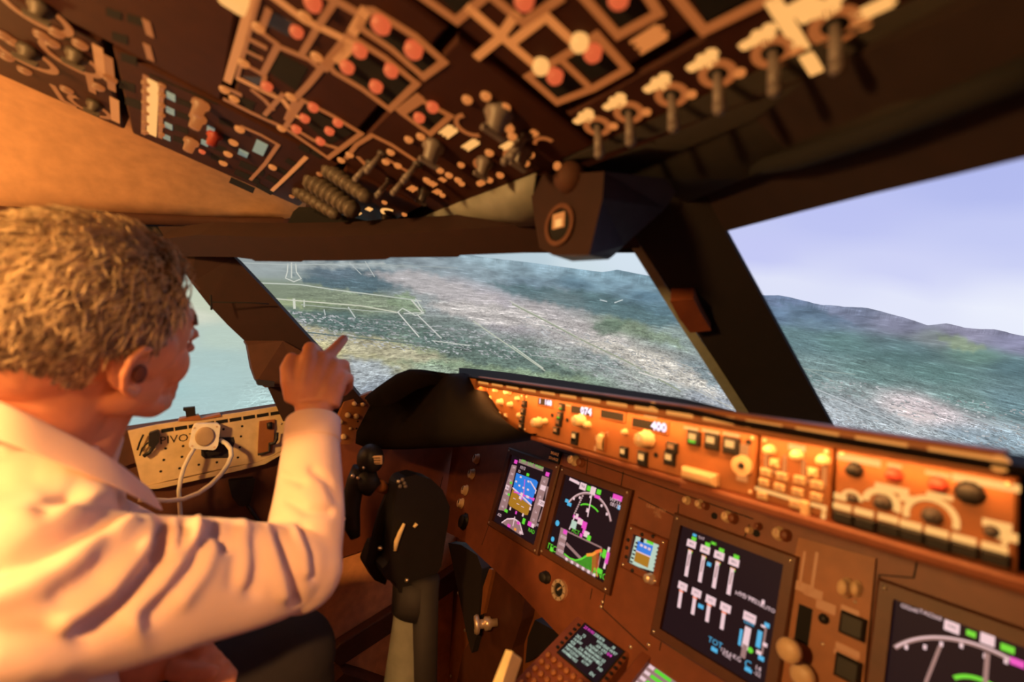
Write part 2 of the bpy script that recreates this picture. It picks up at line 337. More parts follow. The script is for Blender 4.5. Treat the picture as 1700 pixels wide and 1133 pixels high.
# roads, runways and shorelines of the picture: thin strokes in the same surface
def stroke(pts, wpx, col, k=.004):
    global vv, ff, cols, mi
    ds_ = []
    for (x0, y0), (x1, y1) in zip(pts[:-1], pts[1:]):
        n = max(2, int(math.hypot(x1-x0, y1-y0)/14)); ds_ += [ray(x0+(x1-x0)*t/n, y0+(y1-y0)*t/n) for t in range(n)]
    ds_.append(ray(*pts[-1])); base = len(vv); a = []
    for i, d in enumerate(ds_):
        t = nz(ds_[min(i+1, len(ds_)-1)]-ds_[max(i-1, 0)]); s = nz(np.cross(d, t))*wpx*.85/FPX/2
        a += [(d+s)*(R_S-k), (d-s)*(R_S-k)]
    vv = np.concatenate([vv, np.array(a)]); cols = np.concatenate([cols, np.tile(np.array(lin(*col)), (len(a), 1))])
    ff += [[base+2*i, base+2*i+1, base+2*i+3, base+2*i+2] for i in range(len(ds_)-1)]; mi += [2]*(len(ds_)-1)
Wt = (205,208,198)
for p, w_, c_ in [
 (((390,436),(480,440),(640,438)),1.4,(176,184,180)), (((478,438),(477,452),(474,462),(488,468),(500,463),(492,452),(491,438)),1.8,Wt), (((484,436),(484,462)),1.8,Wt),
 (((385,462),(430,470),(500,473),(560,482),(640,492),(700,500)),1.8,(196,202,190)), (((430,494),(500,500),(600,508),(660,519)),2.0,(205,206,186)), (((660,519),(668,512),(690,524),(704,520)),1.8,Wt),
 (((660,518),(696,560)),2.2,(214,214,206)), (((690,496),(704,519),(670,521)),1.8,Wt), (((683,498),(702,520)),2.6,(206,206,196)), (((692,522),(733,562)),2.0,(206,206,200)), (((718,566),(780,574)),1.6,Wt),
 (((488,496),(489,513)),4,(210,212,196)), (((505,498),(505,510)),2.4,(196,200,186)), (((578,510),(590,528)),2.0,(196,200,196)), (((538,514),(540,524)),2,(186,192,188)),
 (((785,533),(905,616)),2.0,(190,194,176)), (((580,436),(600,456)),1.4,(180,186,184)), (((606,434),(622,460)),1.4,(186,190,186)), (((640,440),(760,445)),1.2,(160,170,170)),
 (((500,506),(560,512),(660,520)),1.4,(176,184,172)), (((850,505),(900,530),(960,562),(1040,600),(1130,650)),2.4,(150,158,134)), (((846,500),(960,560)),1.6,(196,196,184)),
 (((900,540),(1000,585),(1090,625),(1160,650),(1220,680)),2.0,(184,184,178)), (((850,574),(902,612)),2.2,(196,200,186)), (((1050,626),(1068,636)),1.6,Wt), (((1020,503),(1034,498)),2,(190,200,200)), (((996,498),(1008,501)),2,(186,196,198)),
 (((1060,618),(1110,634),(1118,632)),2.6,(220,216,208)), (((880,590),(980,600),(1100,640)),1.3,(176,180,176)), (((950,560),(1080,585),(1150,612)),1.5,(186,182,172)),
 (((1340,640),(1460,690),(1560,740)),1.5,(190,196,200)), (((1480,676),(1520,684),(1556,694),(1530,697),(1490,688)),3,(214,202,200)), (((1290,592),(1400,640)),1.4,(150,164,160)), (((1600,690),(1700,720)),1.4,(176,188,190)),
 (((1310,610),(1420,622)),1.3,(150,166,160)), (((490,550),(600,562),(700,572),(800,590)),2.2,(96,112,104))]:
    stroke(p, w_, c_)
for _ in range(1500):   # streets and roofs of the towns
    k = random.random()
    if k < .45: x = random.uniform(440, 860); y = random.uniform(0, 1)**1.3*44+512+(x-440)*.10
    elif k < .8: x = random.uniform(860, 1210); y = 545+(x-860)*.27+random.uniform(-22, 46)
    else: x = random.uniform(1330, 1700); y = 650+(x-1330)*.16+random.uniform(-30, 40)
    l = random.uniform(2, 8); a = random.choice([.08, .12, .16, .2, .7]); q = random.uniform(.62, 1)
    stroke(((x, y), (x+l, y+l*a)), random.uniform(.9, 1.7), tuple(int(v*q*1.0) for v in (204,206,208)), .003)
me = bpy.data.meshes.new('projection_screen'); me.from_pydata(vv.tolist(), [], ff); me.polygons.foreach_set('material_index', mi); me.polygons.foreach_set('use_smooth', [True]*len(ff))
at = me.color_attributes.new('tone', 'FLOAT_COLOR', 'POINT'); at.data.foreach_set('color', np.concatenate([cols, np.ones((len(cols), 1))], 1).ravel())
def scrmat(name, kind):
    m = bpy.data.materials.new(name); m.use_nodes = True; nt = m.node_tree; b = nt.nodes['Principled BSDF']; N = nt.nodes.new; L = nt.links.new
    b.inputs['Base Color'].default_value = (.02,.02,.02,1); b.inputs['Roughness'].default_value = .9; b.inputs['Emission Strength'].default_value = 1.
    a = N('ShaderNodeAttribute'); a.attribute_name = 'tone'; out = a.outputs['Color']
    if kind == 0:
        g = N('ShaderNodeTexCoord'); mp = g.outputs['Object']
        def dot(vec):
            d = N('ShaderNodeVectorMath'); d.operation = 'DOT_PRODUCT'; L(mp, d.inputs[0]); d.inputs[1].default_value = tuple(vec/R_S); return d.outputs['Value']
        def mth(op, a_, b_=None):
            n = N('ShaderNodeMath'); n.operation = op
            for i, q in enumerate((a_, b_)):
                if q is None: continue
                if isinstance(q, (int, float)): n.inputs[i].default_value = q
                else: L(q, n.inputs[i])
            return n.outputs[0]
        h = mth('MAXIMUM', mth('MULTIPLY', dot(US), -1.), .004); gx = mth('DIVIDE', dot(FS), h); gy = mth('DIVIDE', dot(RS), h)
        cx = N('ShaderNodeCombineXYZ'); L(gx, cx.inputs[0]); L(gy, cx.inputs[1])
        def noise(sc, det, stretch=1., rot=0):
            q = N('ShaderNodeMapping'); q.inputs['Scale'].default_value = (sc*stretch, sc, 1); q.inputs['Rotation'].default_value = (0, 0, rot); L(cx.outputs[0], q.inputs[0])
            n = N('ShaderNodeTexNoise'); n.inputs['Scale'].default_value = 1; n.inputs['Detail'].default_value = det; n.inputs['Roughness'].default_value = .65; L(q.outputs[0], n.inputs[0]); return n.outputs['Fac']
        def rng_(v, a0, a1, b0, b1):
            n = N('ShaderNodeMapRange'); L(v, n.inputs[0]); 
            for i, q in enumerate((a0, a1, b0, b1)): n.inputs[i+1].default_value = q
            return n.outputs[0]
        fade = rng_(h, .02, .11, .40, 1.)
        water = N('ShaderNodeVectorMath'); water.operation = 'DOT_PRODUCT'; L(mp, water.inputs[0]); wd = nz(np.cross(ray(300, 500)-ray(560, 640), US)); 
        d1 = mth('ADD', rng_(noise(2.2, 5, .5, .4), .3, .7, -.40, .34), rng_(noise(7, 5, .22, .75), .35, .68, -.30, .30)); d2 = rng_(noise(22, 6, .5, .7), .3, .7, -.42, .42); d3 = rng_(noise(60, 5, .35, 1.2), .35, .7, -.35, .5)
        # calm water in the side window: detail dies away towards the left
        wt = N('ShaderNodeVectorMath'); wt.operation = 'DOT_PRODUCT'; L(mp, wt.inputs[0]); wt.inputs[1].default_value = tuple(RS/R_S)
        side = rng_(wt.outputs['Value'], math.sin(azpx(455, 560)[0]), math.sin(azpx(560, 540)[0]), .05, 1.)
        s_ = mth('MULTIPLY', mth('MULTIPLY', mth('ADD', mth('ADD', d1, d2), d3), fade), side); s_ = mth('ADD', mth('MULTIPLY', s_, .62), 1.03)
        def vor(sc, st_, rot, feat):
            q = N('ShaderNodeMapping'); q.inputs['Scale'].default_value = (sc*st_, sc, 1); q.inputs['Rotation'].default_value = (0, 0, rot); L(cx.outputs[0], q.inputs[0])
            n = N('ShaderNodeTexVoronoi'); n.feature = feat; n.voronoi_dimensions = '2D'; n.inputs['Scale'].default_value = 1; L(q.outputs[0], n.inputs['Vector']); return n
        mp2 = N('ShaderNodeMapping'); mp2.inputs['Scale'].default_value = (9, 9, 26); L(mp, mp2.inputs[0])
        hn = N('ShaderNodeTexNoise'); hn.inputs['Scale'].default_value = 1.; hn.inputs['Detail'].default_value = 7; L(mp2.outputs[0], hn.inputs[0])
        s_ = mth('ADD', s_, mth('MULTIPLY', rng_(hn.outputs['Fac'], .32, .68, -.30, .34), rng_(h, .03, .10, 1., 0.)))
        town = rng_(noise(1.3, 4, .8, .2), .44, .58, 0., 1.)
        for sc, wd, k, ro in ((5, .022, .45, .5), (15, .05, .95, .9), (30, .08, 1.0, .45)):
            e_ = vor(sc, .55, ro, 'DISTANCE_TO_EDGE').outputs['Distance']; st = rng_(e_, wd*.3, wd, k, 0.)
            s_ = mth('ADD', s_, mth('MULTIPLY', mth('MULTIPLY', st, side), mth('MULTIPLY', fade, mth('ADD', mth('MULTIPLY', town, .85), .15))))
        sx = N('ShaderNodeCombineXYZ'); L(mth('MULTIPLY', dot(RS), 38.), sx.inputs[0]); L(mth('MULTIPLY', dot(US), 330.), sx.inputs[1])
        sn = N('ShaderNodeTexNoise'); sn.inputs['Scale'].default_value = 1.; sn.inputs['Detail'].default_value = 4; L(sx.outputs[0], sn.inputs[0])
        s_ = mth('ADD', s_, mth('MULTIPLY', mth('MULTIPLY', rng_(sn.outputs['Fac'], .55, .64, -.10, .95), side), mth('MULTIPLY', fade, mth('ADD', mth('MULTIPLY', town, .8), .2))))
        for sc, am in ((9, .16), (42, .34)):
            c_ = N('ShaderNodeSeparateColor'); L(vor(sc, .5, .7, 'F1').outputs['Color'], c_.inputs[0])
            s_ = mth('ADD', s_, mth('MULTIPLY', mth('MULTIPLY', mth('SUBTRACT', c_.outputs[0], .5), am*2), mth('MULTIPLY', fade, side)))
        mx = N('ShaderNodeVectorMath'); mx.operation = 'SCALE'; L(out, mx.inputs[0]); L(s_, mx.inputs[3]); out = mx.outputs[0]
        b.inputs['Emission Strength'].default_value = 1.04
    L(out, b.inputs['Emission Color']); return m
for n_, k_ in (('projected_land', 0), ('projected_sky', 1), ('projected_roads', 2)): me.materials.append(scrmat(n_, k_))
o = bpy.data.objects.new('projection_screen', me); COL.objects.link(o); o.location = tuple(EYE); ORG[o.name] = EYE
tag(o, 'curved projection screen outside the windows showing a banked view of bay, city, hills and sky', 'screen')
# ------------------------------------------------------------------ window frames and linings
PC_p = (-.05,.10,1.20); PC_n = nz(np.cross(np.array((-.05,-.21,1.445))-PC_p, np.array((-.8,-.34,1.157))-PC_p))
PF_p = (.05,.16,1.215); PF_n = PC_n*np.array([-1,1,1])
if PC_n[1] > 0: PC_n = -PC_n
if PF_n[1] > 0: PF_n = -PF_n           # both point into the cockpit
def pc(x, y, off=0): return onp(x, y, np.array(PC_p)+PC_n*off, PC_n)
def pf(x, y, off=0): return onp(x, y, np.array(PF_p)+PF_n*off, PF_n)
hd = [pc(*q) for q in ((300,426),(388,427),(418,431),(424,434),(500,435),(504,433),(560,433),(640,431),(648,428),(760,427),(764,424),(900,419),(1062,412),(1050,330),(885,372),(700,386),(560,393),(440,394),(330,390),(262,398))]
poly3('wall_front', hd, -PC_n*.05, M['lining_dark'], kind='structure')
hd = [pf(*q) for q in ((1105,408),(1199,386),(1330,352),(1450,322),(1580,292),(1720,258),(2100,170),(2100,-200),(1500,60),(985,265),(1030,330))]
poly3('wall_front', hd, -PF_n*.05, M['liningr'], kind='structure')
b = MB(); b.prism([pc(*q, -.07) for q in ((200,420),(1080,420),(1120,300),(1110,262),(905,262),(880,366),(700,376),(640,372),(600,376),(540,362),(520,352),(486,352),(470,388),(420,392),(200,404))], -PC_n*.02, M['slot']); b.build('wall_front', kind='structure')
# centre post: grey green window seal and broad dark face
b = MB(); L0, L1 = pc(1058,400), pc(1246,690); R0, R1 = pf(1196,370), pf(1384,712); bk = np.array([0,.10,0])
L00 = pc(1020,340); R00 = pf(1165,310)
b.add([L00, L0, L1, R1, R0, R00, L00+bk, L0+bk, L1+bk, R1+bk*.1, R0+bk*.1, R00+bk*.1], [[0,1,4,5],[1,2,3,4],[7,6,11,10],[8,7,10,9],[0,6,7,1],[1,7,8,2],[4,10,11,5],[3,9,10,4],[2,8,9,3]], M['postd'])
post_c = b.build('trim_centre_post', kind='structure')
b = MB(); b.prism([pc(1042,402,-.004), pc(1060,402,-.004), pc(1150,545,-.004), pc(1252,692,-.004), pc(1228,692,-.004), pc(1134,548,-.004)], -PC_n*.03, M['seal']); b.build('trim_window_seal', kind='structure')
# small trim box clipped on the centre post
b = MB(); q = [pc(1112,500,.03), pc(1152,497,.03), pc(1163,520,.025), pc(1181,549,.02), pc(1146,553,.02), pc(1128,530,.025)]; b.prism(q, -PC_n*.045, M['panel'])
b.build('sunshade_clip', label='small brown box clipped on the left edge of the centre window post', cat='clip', bevel=.002)
# left post with its lower trim cover
PX = -.84
b = MB(); q = [onX(x, y, -.80) for x, y in ((330,376),(388,427),(440,482),(500,548),(556,609),(604,668))]; r = [onX(x, y, -.86) for x, y in ((262,376),(318,470),(346,506),(378,540),(412,572),(470,700))]
ou = np.array([-.05,.02,0])
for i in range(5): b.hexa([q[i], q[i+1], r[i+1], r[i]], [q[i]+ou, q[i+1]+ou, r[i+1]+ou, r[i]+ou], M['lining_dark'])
b.build('trim_left_post', kind='structure')
b = MB(); b.prism([onX(x, y, -.797-.055*max(0, min(1, (y*.93-75-x)/-1/-95 if False else ((410+(y-560)*.95+20)-x+70)/110))) for x, y in ((406,566),(411,574),(418,612),(426,634),(440,644),(478,642),(492,632),(556,636),(520,594),(470,566))], (-.045,.0,0), M['post']); b.build('post_trim_cover', label='brown cover at the foot of the left window post, above the side window sill', cat='trim cover', bevel=.004)
b = MB(); b.prism([onX(x, y, -.80) for x, y in ((425,631),(456,634),(455,643),(428,640))], (-.02,0,0), M['rubber']); b.build('post_clip', label='small black clip under the brown left post cover', cat='clip', bevel=.001)
b = MB(); b.tube([onX(350,502,-.79), onX(420,503,-.785), onX(446,505,-.782)], .0016, M['slot'], 6); b.tube([onX(350,490,-.79), onX(351,515,-.79)], .002, M['slot'], 6); b.build('trim_post_joint', kind='structure')

# ------------------------------------------------------------------ ceiling pieces
FO_O = np.array((0,-.4,1.53)); sl = math.radians(13.5)
FO = Fr(FO_O, (1,0,0), (0,-math.cos(sl),math.sin(sl)))      # overhead panel face, looking down
# big beige ceiling panel left of the overhead panel: from its edge down to the rail above the side window
ohx = -.641
b = MB(); ed = [FO.p(ohx, v, -.034) for v in (-.06,.0,.12,.25,.4,.55,.75,.95,1.3)]
lo_px = [(494,360),(470,362),(400,361),(300,357),(190,352),(90,347),(-30,341),(-400,322),(-1400,272)]
lo = [onX(x, y, -.93 if i > 1 else -.9+.02*i) for i, (x, y) in enumerate(lo_px)]
nC = len(ed); rows = 9; vs = []
for j in range(rows):
    t = j/(rows-1)
    for i in range(nC):
        p = ed[i]*(1-t)+lo[i]*t; p = p + np.array((-.02,0,.05))*math.sin(math.pi*t); vs.append(p)
b.add(vs, [[j*nC+i, (j+1)*nC+i, (j+1)*nC+i+1, j*nC+i+1] for j in range(rows-1) for i in range(nC-1)], M['lining'], True)
o = b.build('ceiling', kind='structure'); o.modifiers.new('s', 'SOLIDIFY').thickness = .008
b = MB()   # rail under it: rounded moulding, then a dark slot, then the lining above the window
b.tube([l+np.array((.0,0,-.012)) for l in lo], .014, M['post'], 12); b.build('trim_ceiling_rail', kind='structure')
b = MB(); b.tube([onX(x, y, -.95) for x, y in ((560,395),(420,392),(330,386),(150,378),(-30,372),(-500,358))], .012, M['slot'], 8); b.build('trim_rail_slot', kind='structure')
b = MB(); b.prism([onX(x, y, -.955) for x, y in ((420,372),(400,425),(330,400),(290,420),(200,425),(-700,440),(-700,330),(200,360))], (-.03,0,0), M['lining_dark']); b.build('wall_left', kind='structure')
# dark lining between the overhead panel and the right windshield
eL = [FO.p(u, max(v,-.030), -.004) for u, v in ((FO.px(930,262)[0], FO.px(985,252)[1]), (.42, FO.px(1390,80)[1]), (.62, FO.px(1390,80)[1]), (1.2, FO.px(1390,80)[1]))]
kL = [pf(x, y, .01) for x, y in ((1110,345),(1240,292),(1480,210),(2100,0))]
b = MB(); mid = [(a+c)/2+np.array((0,0,.015)) for a, c in zip(eL, kL)]
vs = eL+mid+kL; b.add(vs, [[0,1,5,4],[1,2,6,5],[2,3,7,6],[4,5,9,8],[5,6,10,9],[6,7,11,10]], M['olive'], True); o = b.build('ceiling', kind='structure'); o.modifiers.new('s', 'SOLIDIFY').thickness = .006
b = MB(); b.tube([onp(x, y, kL[1]+np.array((0,0,-.0)), nz(np.cross(kL[2]-kL[1], eL[1]-kL[1]))) for x, y in ((1238,283),(1330,262),(1450,222),(1570,175),(1720,115))], [.008,.010,.010,.010,.010], M['slot'], 8); b.build('trim_ceiling_groove', kind='structure')

# ------------------------------------------------------------------ side wall and footwell
b = MB()
b.prism([onX(x, y, -.92) for x, y in ((150,752),(470,690),(560,690),(600,690),(760,640),(760,1250),(400,1500),(-300,1500),(-500,800))], (-.04,0,0), M['sidewall']); b.build('wall_left', kind='structure')
b = MB(); b.prism([onX(x, y, -.900) for x, y in ((180,760),(476,690),(540,680),(540,935),(430,1000),(150,1120))], (-.015,0,0), M['panel_dark']); b.prism([onX(x, y, -.900) for x, y in ((540,680),(600,670),(760,640),(760,872),(640,902),(540,935))], (-.015,0,0), M['panel']); b.build('wall_left', kind='structure')  # darker sheet over the wall: the torso's shade put into its colour
b = MB(); b.prism([(-.92,.30,0),(.9,.30,0),(.9,.30,.95),(-.92,.30,.95)], (0,.04,0), M['sidewall']); b.build('wall_front', kind='structure')
b = MB(); b.prism([(-1.1,.34,0),(1.1,.34,0),(1.1,-2.2,0),(-1.1,-2.2,0)], (0,0,-.04), M['floor']); b.build('floor', kind='structure')
b = MB(); b.prism([(-1.1,-2.2,0),(1.1,-2.2,0),(1.1,-2.2,2.1),(-1.1,-2.2,2.1)], (0,-.04,0), M['sidewall']); b.build('wall_back', kind='structure')
b = MB(); b.prism([(-.96,-2.2,0),(-.96,-.98,0),(-.96,-.98,1.75),(-.96,-2.2,1.95)], (-.04,0,0), M['lining']); b.build('wall_left', kind='structure')
b = MB(); b.prism([(1.0,-2.2,0),(1.0,.3,0),(1.0,.3,1.1),(1.0,-2.2,1.1)], (.04,0,0), M['sidewall']); b.build('wall_right', kind='structure')

# ------------------------------------------------------------------ glareshield cover
ZT, ZB = 1.212, 1.139
FG = Fr((0,-.20,1.17), (1,0,0), (0,0,1))
bot = [(577,741,'X',-.80),(600,744,'X',-.77),(645,745,'X',-.70),(700,742,'Y',-.315),(755,741,'Y',-.285),(800,737,'Y',-.262),(868,722,'Y',-.235)]
mid = [(606,690,'X',-.80),(640,690,'X',-.75),(680,690,'X',-.69),(720,690,'Y',-.33),(765,695,'Y',-.29),(800,700,'Y',-.262),(850,708,'Y',-.24)]
upp = [(628,650,'X',-.81),(660,640,'X',-.77),(690,634,'X',-.72),(725,640,'Y',-.31),(762,650,'Y',-.28),(790,672,'Y',-.235),(830,692,'Y',-.23)]
top = [(600,655,'P',.05),(656,608,'P',.03),(690,606,'P',.03),(745,618,'P',.03),(762,611,'P',.02),(790,625,'Y',-.21),(828,685,'Y',-.21)]
def rs(q): return {'X': onX, 'Y': onY}[q[2]](q[0], q[1], q[3]) if q[2] != 'P' else pc(q[0], q[1], q[3])
G = [[rs(q) for q in r] for r in (bot, mid, upp, top)]; G[0] = [p+(p-q)*.12 for p, q in zip(G[0], G[1])]; G[3] = [p+(p-q)*.26 for p, q in zip(G[3], G[2])]
b = MB(); vs = [p for r in G for p in r]; n = 7
inn = [p+np.array((0,.10,-.0)) for p in G[0]]; vs += inn; bk = [p+np.array((0,.06,-.05)) for p in G[3]]; vs += bk
fs = [[j*n+i, j*n+i+1, (j+1)*n+i+1, (j+1)*n+i] for j in range(3) for i in range(n-1)] + [[4*n+i, 4*n+i+1, i+1, i] for i in range(n-1)] + [[3*n+i, 3*n+i+1, 5*n+i+1, 5*n+i] for i in range(n-1)]
b.add(vs, fs, M['black'], True)
gs = empty('glareshield', (-.1,-.1,1.1), 'black padded glareshield hood running below the windshield over the instrument panel', 'glareshield')
b.build('side_hood', gs, sub=1)
# cover over the panels, its rear edge is the skyline of the glareshield
fx = (762,780,845,1000,1135,1165,1225,1380,1700,2000); fy = (625,626,636,658,678,684,698,724,775,822)
bx = ((762,611),(782,612),(845,619),(1000,641),(1135,662),(1165,669),(1225,684),(1380,706),(1700,757),(2000,803))
F = [onY(x, y, -.236) for x, y in zip(fx, fy)]; B_ = [onY(x, y, -.12) for x, y in bx]; C_ = [p+np.array((0,.20,-.07)) for p in B_]; F2 = [p+np.array((0,.01,-.008)) for p in F]
b = MB(); n = len(F); vs = F2+F+B_+C_; b.add(vs, [[j*n+i, j*n+i+1, (j+1)*n+i+1, (j+1)*n+i] for j in range(3) for i in range(n-1)], M['black'], False); b.build('cover', gs)
b = MB(); x0, x1 = FG.px(782,640)[0], .56
b.fbox(Fr((0,-.19,1.17),(1,0,0),(0,0,1)), (x0+x1)/2, .0, x1-x0, .085, -.14, -.021, M['black']); b.build('body', gs)
# end cheek left of the display control panel
b = MB(); b.prism([onY(x, y, -.232) for x, y in ((766,622),(790,628),(784,690),(772,684),(766,660))], (0,.04,0), M['mcp']); b.build('end_cheek', gs, bevel=.004)
# light bar above the panels, its lamps shine down on them
FB = Fr((0,-.226,1.2235), (1,0,0), (0,0,1)); lb = empty('glareshield_flood_light', (-.08,-.22,1.21), 'long amber lit light bar under the edge of the black glareshield', 'light bar')
u0, u1 = FB.px(792,632)[0], FB.px(1668,775)[0]
b = MB(); b.fbox(FB, (u0+u1)/2, 0, u1-u0, .020, -.024, 0, M['mcp'], bev=.003); b.build('housing', lb)
M['lens'] = emi('amber_flood_lens', (1., .36, .07), .75)
k = 15
for i in range(k):
    uu = u0+(u1-u0)*(i+.5)/k; b = MB(); b.fbox(FB, uu, .001, (u1-u0)/k*.74, .0085, 0, .0012, M['lens'], bev=.0005); b.build('lens', lb)
b = MB(); u, v = FB.px(1659,771,.003); b.lathe(FB.p(u, v, 0), FB.N, [(.006,0),(.006,.003),(.004,.005)], M['lens'], 14); b.build('end_cap', lb)
b = MB(); u, v = FB.px(1083,674,.003); b.lathe(FB.p(u, v, 0), FB.N, [(.005,0),(.005,.003),(.003,.004)], M['lens'], 14); b.build('button', lb)
for i in range(6):
    uu = u0+(u1-u0)*(i+.5)/6
    area('flood_tube_light', (uu, -.219, 1.2120), (uu, -.208, 1.165), (u1-u0)/6, .006, .17, (1,.42,.11))
# caps of gear at the hood's left end: the side display panel with its knobs
FS_ = Fr(onX(605,695,-.80), onX(640,652,-.80)-onX(575,735,-.80), np.array((-.3,0,.7)))
pl = [onX(x, y, -.805) for x, y in ((563,738),(560,700),(572,668),(620,650),(634,652),(585,738))]
sp = empty('side_display_controller', pl[0], 'small tan control panel with knobs at the far left end of the glareshield', 'control panel')
b = MB(); b.prism(pl, (-.02,.0,0), M['mcp']); b.build('plate', sp)
FX = Fr((-.805,0,0), (0,1,0), (0,0,1))
for x, y, r, h in ((589,671,.006,.012),(603,672,.006,.012),(611,664,.005,.008),(578,690,.007,.012),(592,692,.0075,.010),(566,701,.006,.010),(571,726,.008,.008),(582,712,.004,.006)): knob(sp, FX, x, y, r, h, 'ivory', ptr=None)
for x, y in ((615,660),(594,700),(592,712)):
    b = MB(); u, v = FX.px(x, y); b.disc(FX, u, v, .0025, M['slot']); b.build('screw_hole', sp)
for x, y in ((638,639),(656,627)): screw(gs, Fr((-.80,0,0), (0,1,0), (0,0,1)), x, y, .0035)
# ------------------------------------------------------------------ glareshield panels
def gmod(name, xa, xb, label, cat, mt='mcp'):
    a = FG.px(*xa)[0]; c = FG.px(*xb)[0]
    e = empty(name, FG.p((a+c)/2, ZB-1.17, 0), label, cat)
    b = MB(); b.fbox(FG, (a+c)/2, (ZT+ZB)/2-1.17, c-a-.002, ZT-ZB, -.01, 0, M[mt], bev=.002); b.build('face_plate', e)
    for u in (a+.006, c-.006):
        for v in (ZB-1.164, ZT-1.176):
            b = MB(); b.lathe(FG.p(u, v, 0), FG.N, [(.0022,0),(.0018,.0012)], M['brass'], 8); b.build('screw', e)
    return e
def leg(parent, fr, x, y, w, h, m='mleg', name='legend', n=0, ang=0):
    if h > w: w, h, ang = h, w, ang+math.pi/2
    b = MB(); u, v = fr.px(x, y, n); c, d = math.cos(ang), math.sin(ang)
    b.line(fr, [(u-c*w/2, v-d*w/2), (u+c*w/2, v+d*w/2)], h, m, n, n+.0006); return b.build(name, parent)
ef = gmod('display_control_panel', (782,660), (868,690), 'lit display control panel at the left end of the glareshield, crowded with small knobs', 'control panel')
for x, y, r, h in ((803,645,.008,.012),(822,648,.0055,.010),(842,650,.0085,.012),(809,664,.009,.012),(829,668,.0075,.012),(846,672,.006,.010),(858,662,.005,.008),(862,690,.006,.010)): knob(ef, FG, x, y, r, h, 'ivory', flute=.1)
for x, y in ((789,675),(797,677),(806,680),(815,683),(827,687),(838,690)): button(ef, FG, x, y, .0085, .007, 'ivory', 'legb', d=.004)
for x, y in ((800,634),(822,639),(845,644)): leg(ef, FG, x, y, .012, .0022)
mc = gmod('autopilot_mode_control_panel', (869,690), (1257,760), 'long lit autopilot panel on the glareshield with four number windows', 'control panel')
def win(x, y, w, h, txt, side=1):
    u, v = FG.px(x, y); b = MB(); b.fbox(FG, u, v, w+.005, h+.005, 0, .0025, M['mcp'], bev=.001); b.fbox(FG, u, v, w, h, .0025, .0028, M['slot']); 
    f = b.build('window_frame', mc); 
    for t, du, s in txt:
        b = MB(); b.text(FG, u+du, v, t, s*1.04, M['dig'], .0034, bold=.00035); b.build('digits', f)
win(906,668,.036,.0115, [('1',-.012,.011),('168',.010,.0125)]); win(966,682,.044,.0115, [('074',.0125,.0155)]); win(1018,690,.044,.0115, []); win(1079,706,.056,.0125, [('400',.0165,.0155)])
for x, y, w_, h in ((950,675,.030,.002),(1015,674,.028,.002),(1080,692,.02,.002),(904,655,.022,.002),(1147,712,.018,.003),(1180,717,.020,.003),(1214,722,.018,.003)): leg(mc, FG, x, y, w_, h)
for x, y, r, h in ((890,702,.0105,.016),(903,700,.006,.010),(960,699,.0115,.018),(974,706,.006,.010),(1036,718,.0052,.008),(1068,730,.0135,.020),(938,655,.003,.004)): knob(mc, FG, x, y, r, h, 'ivory', flute=.12)
b = MB(); u, v = FG.px(1003,734); b.fbox(FG, u, v, .012, .028, 0, .006, M['mcp'], bev=.002); [b.lathe(FG.p(u-.005, v+q*.0035, .006), FG.U, [(.006*math.cos(q*.3), 0), (.006*math.cos(q*.3), .010)], M['ivory'], 12) for q in (-2,-1,0,1,2)]; b.build('thumbwheel', mc)
for x, y in ((990,727),(994,738),(988,745),(1008,721)): leg(mc, FG, x, y, .004, .005, 'leg')
for (x, y, w_, h, cap, bar) in ((868,671,.0115,.012,'leg2',None),(866,684,.0115,.012,'leg',None),(864,697,.0115,.012,'leg2',None),(863,709,.0115,.012,'leg',None),
    (930,676,.012,.012,'leg','egreen'),(927,691,.012,.012,'leg','egreen'),(925,703,.012,.012,'leg2',None),(921,716,.013,.012,'leg',None),(952,726,.013,.016,'legb',None),(951,734,.013,.010,None,None),
    (1033,752,.013,.016,'legb',None),(1064,762,.0155,.020,'legb',None),(1113,744,.016,.014,'leg',None),(1109,762,.016,.018,'legb',None),
    (1149,728,.0175,.018,'legb','egreen'),(1179,734,.0185,.019,'legb',None),(1211,741,.0195,.020,'legb',None)): button(mc, FG, x, y, w_, h, 'blackp', cap, d=.006, bar=bar)
b = MB(); u, v = FG.px(1233,773); b.ring(FG, u, v, .004, .0115, M['ivory'], 0, .004); b.lathe(FG.p(u, v, 0), FG.N, [(.004,0),(.003,.006)], M['blackp'], 12); b.fbox(FG, u+.001, v+.017, .011, .015, 0, .0012, M['leg']); b.fbox(FG, u, v-.0145, .012, .007, 0, .0012, M['leg']); b.build('toggle_guard', mc)
b = MB(); u, v = FG.px(1165,790); b.fbox(FG, u, v, .046, .014, 0, .012, M['ivory'], bev=.004); b.build('disengage_bar', mc)
for x, y in ((1243,735),(1089,756),(1092,789),(917,690),(942,698)): 
    b = MB(); u, v = FG.px(x, y); b.disc(FG, u, v, .0035, M['slot']); b.build('screw_hole', mc)
ds = gmod('display_select_panel', (1259,760), (1382,800), 'lit display select panel of small round buttons, right of the autopilot panel', 'control panel')
for x, y in ((1276,748),(1321,756),(1365,765)):
    knob(ds, FG, x, y, .0062, .009, 'ivory', flute=0, ptr=None)
leg(ds, FG, 1323, 744, .012, .006)
for x, y in ((1287,769),(1351,785)):
    b = MB(); u, v = FG.px(x, y); s_ = .0095; b.line(FG, [(u-s_,v+s_),(u-s_,v-s_),(u+s_,v-s_),(u+s_,v+s_)], .0035, 'leg', 0, .001); b.fbox(FG, u, v, .0095, .0095, 0, .006, M['ivory'], bev=.003); b.build('square_button', ds)
for x, y in ((1270,785),(1297,792),(1326,798),(1355,806),(1267,802),(1293,810),(1323,818),(1354,826),(1264,824),(1319,838)): button(ds, FG, x, y, .0105, .0075, 'ivory', 'leg', d=.005)
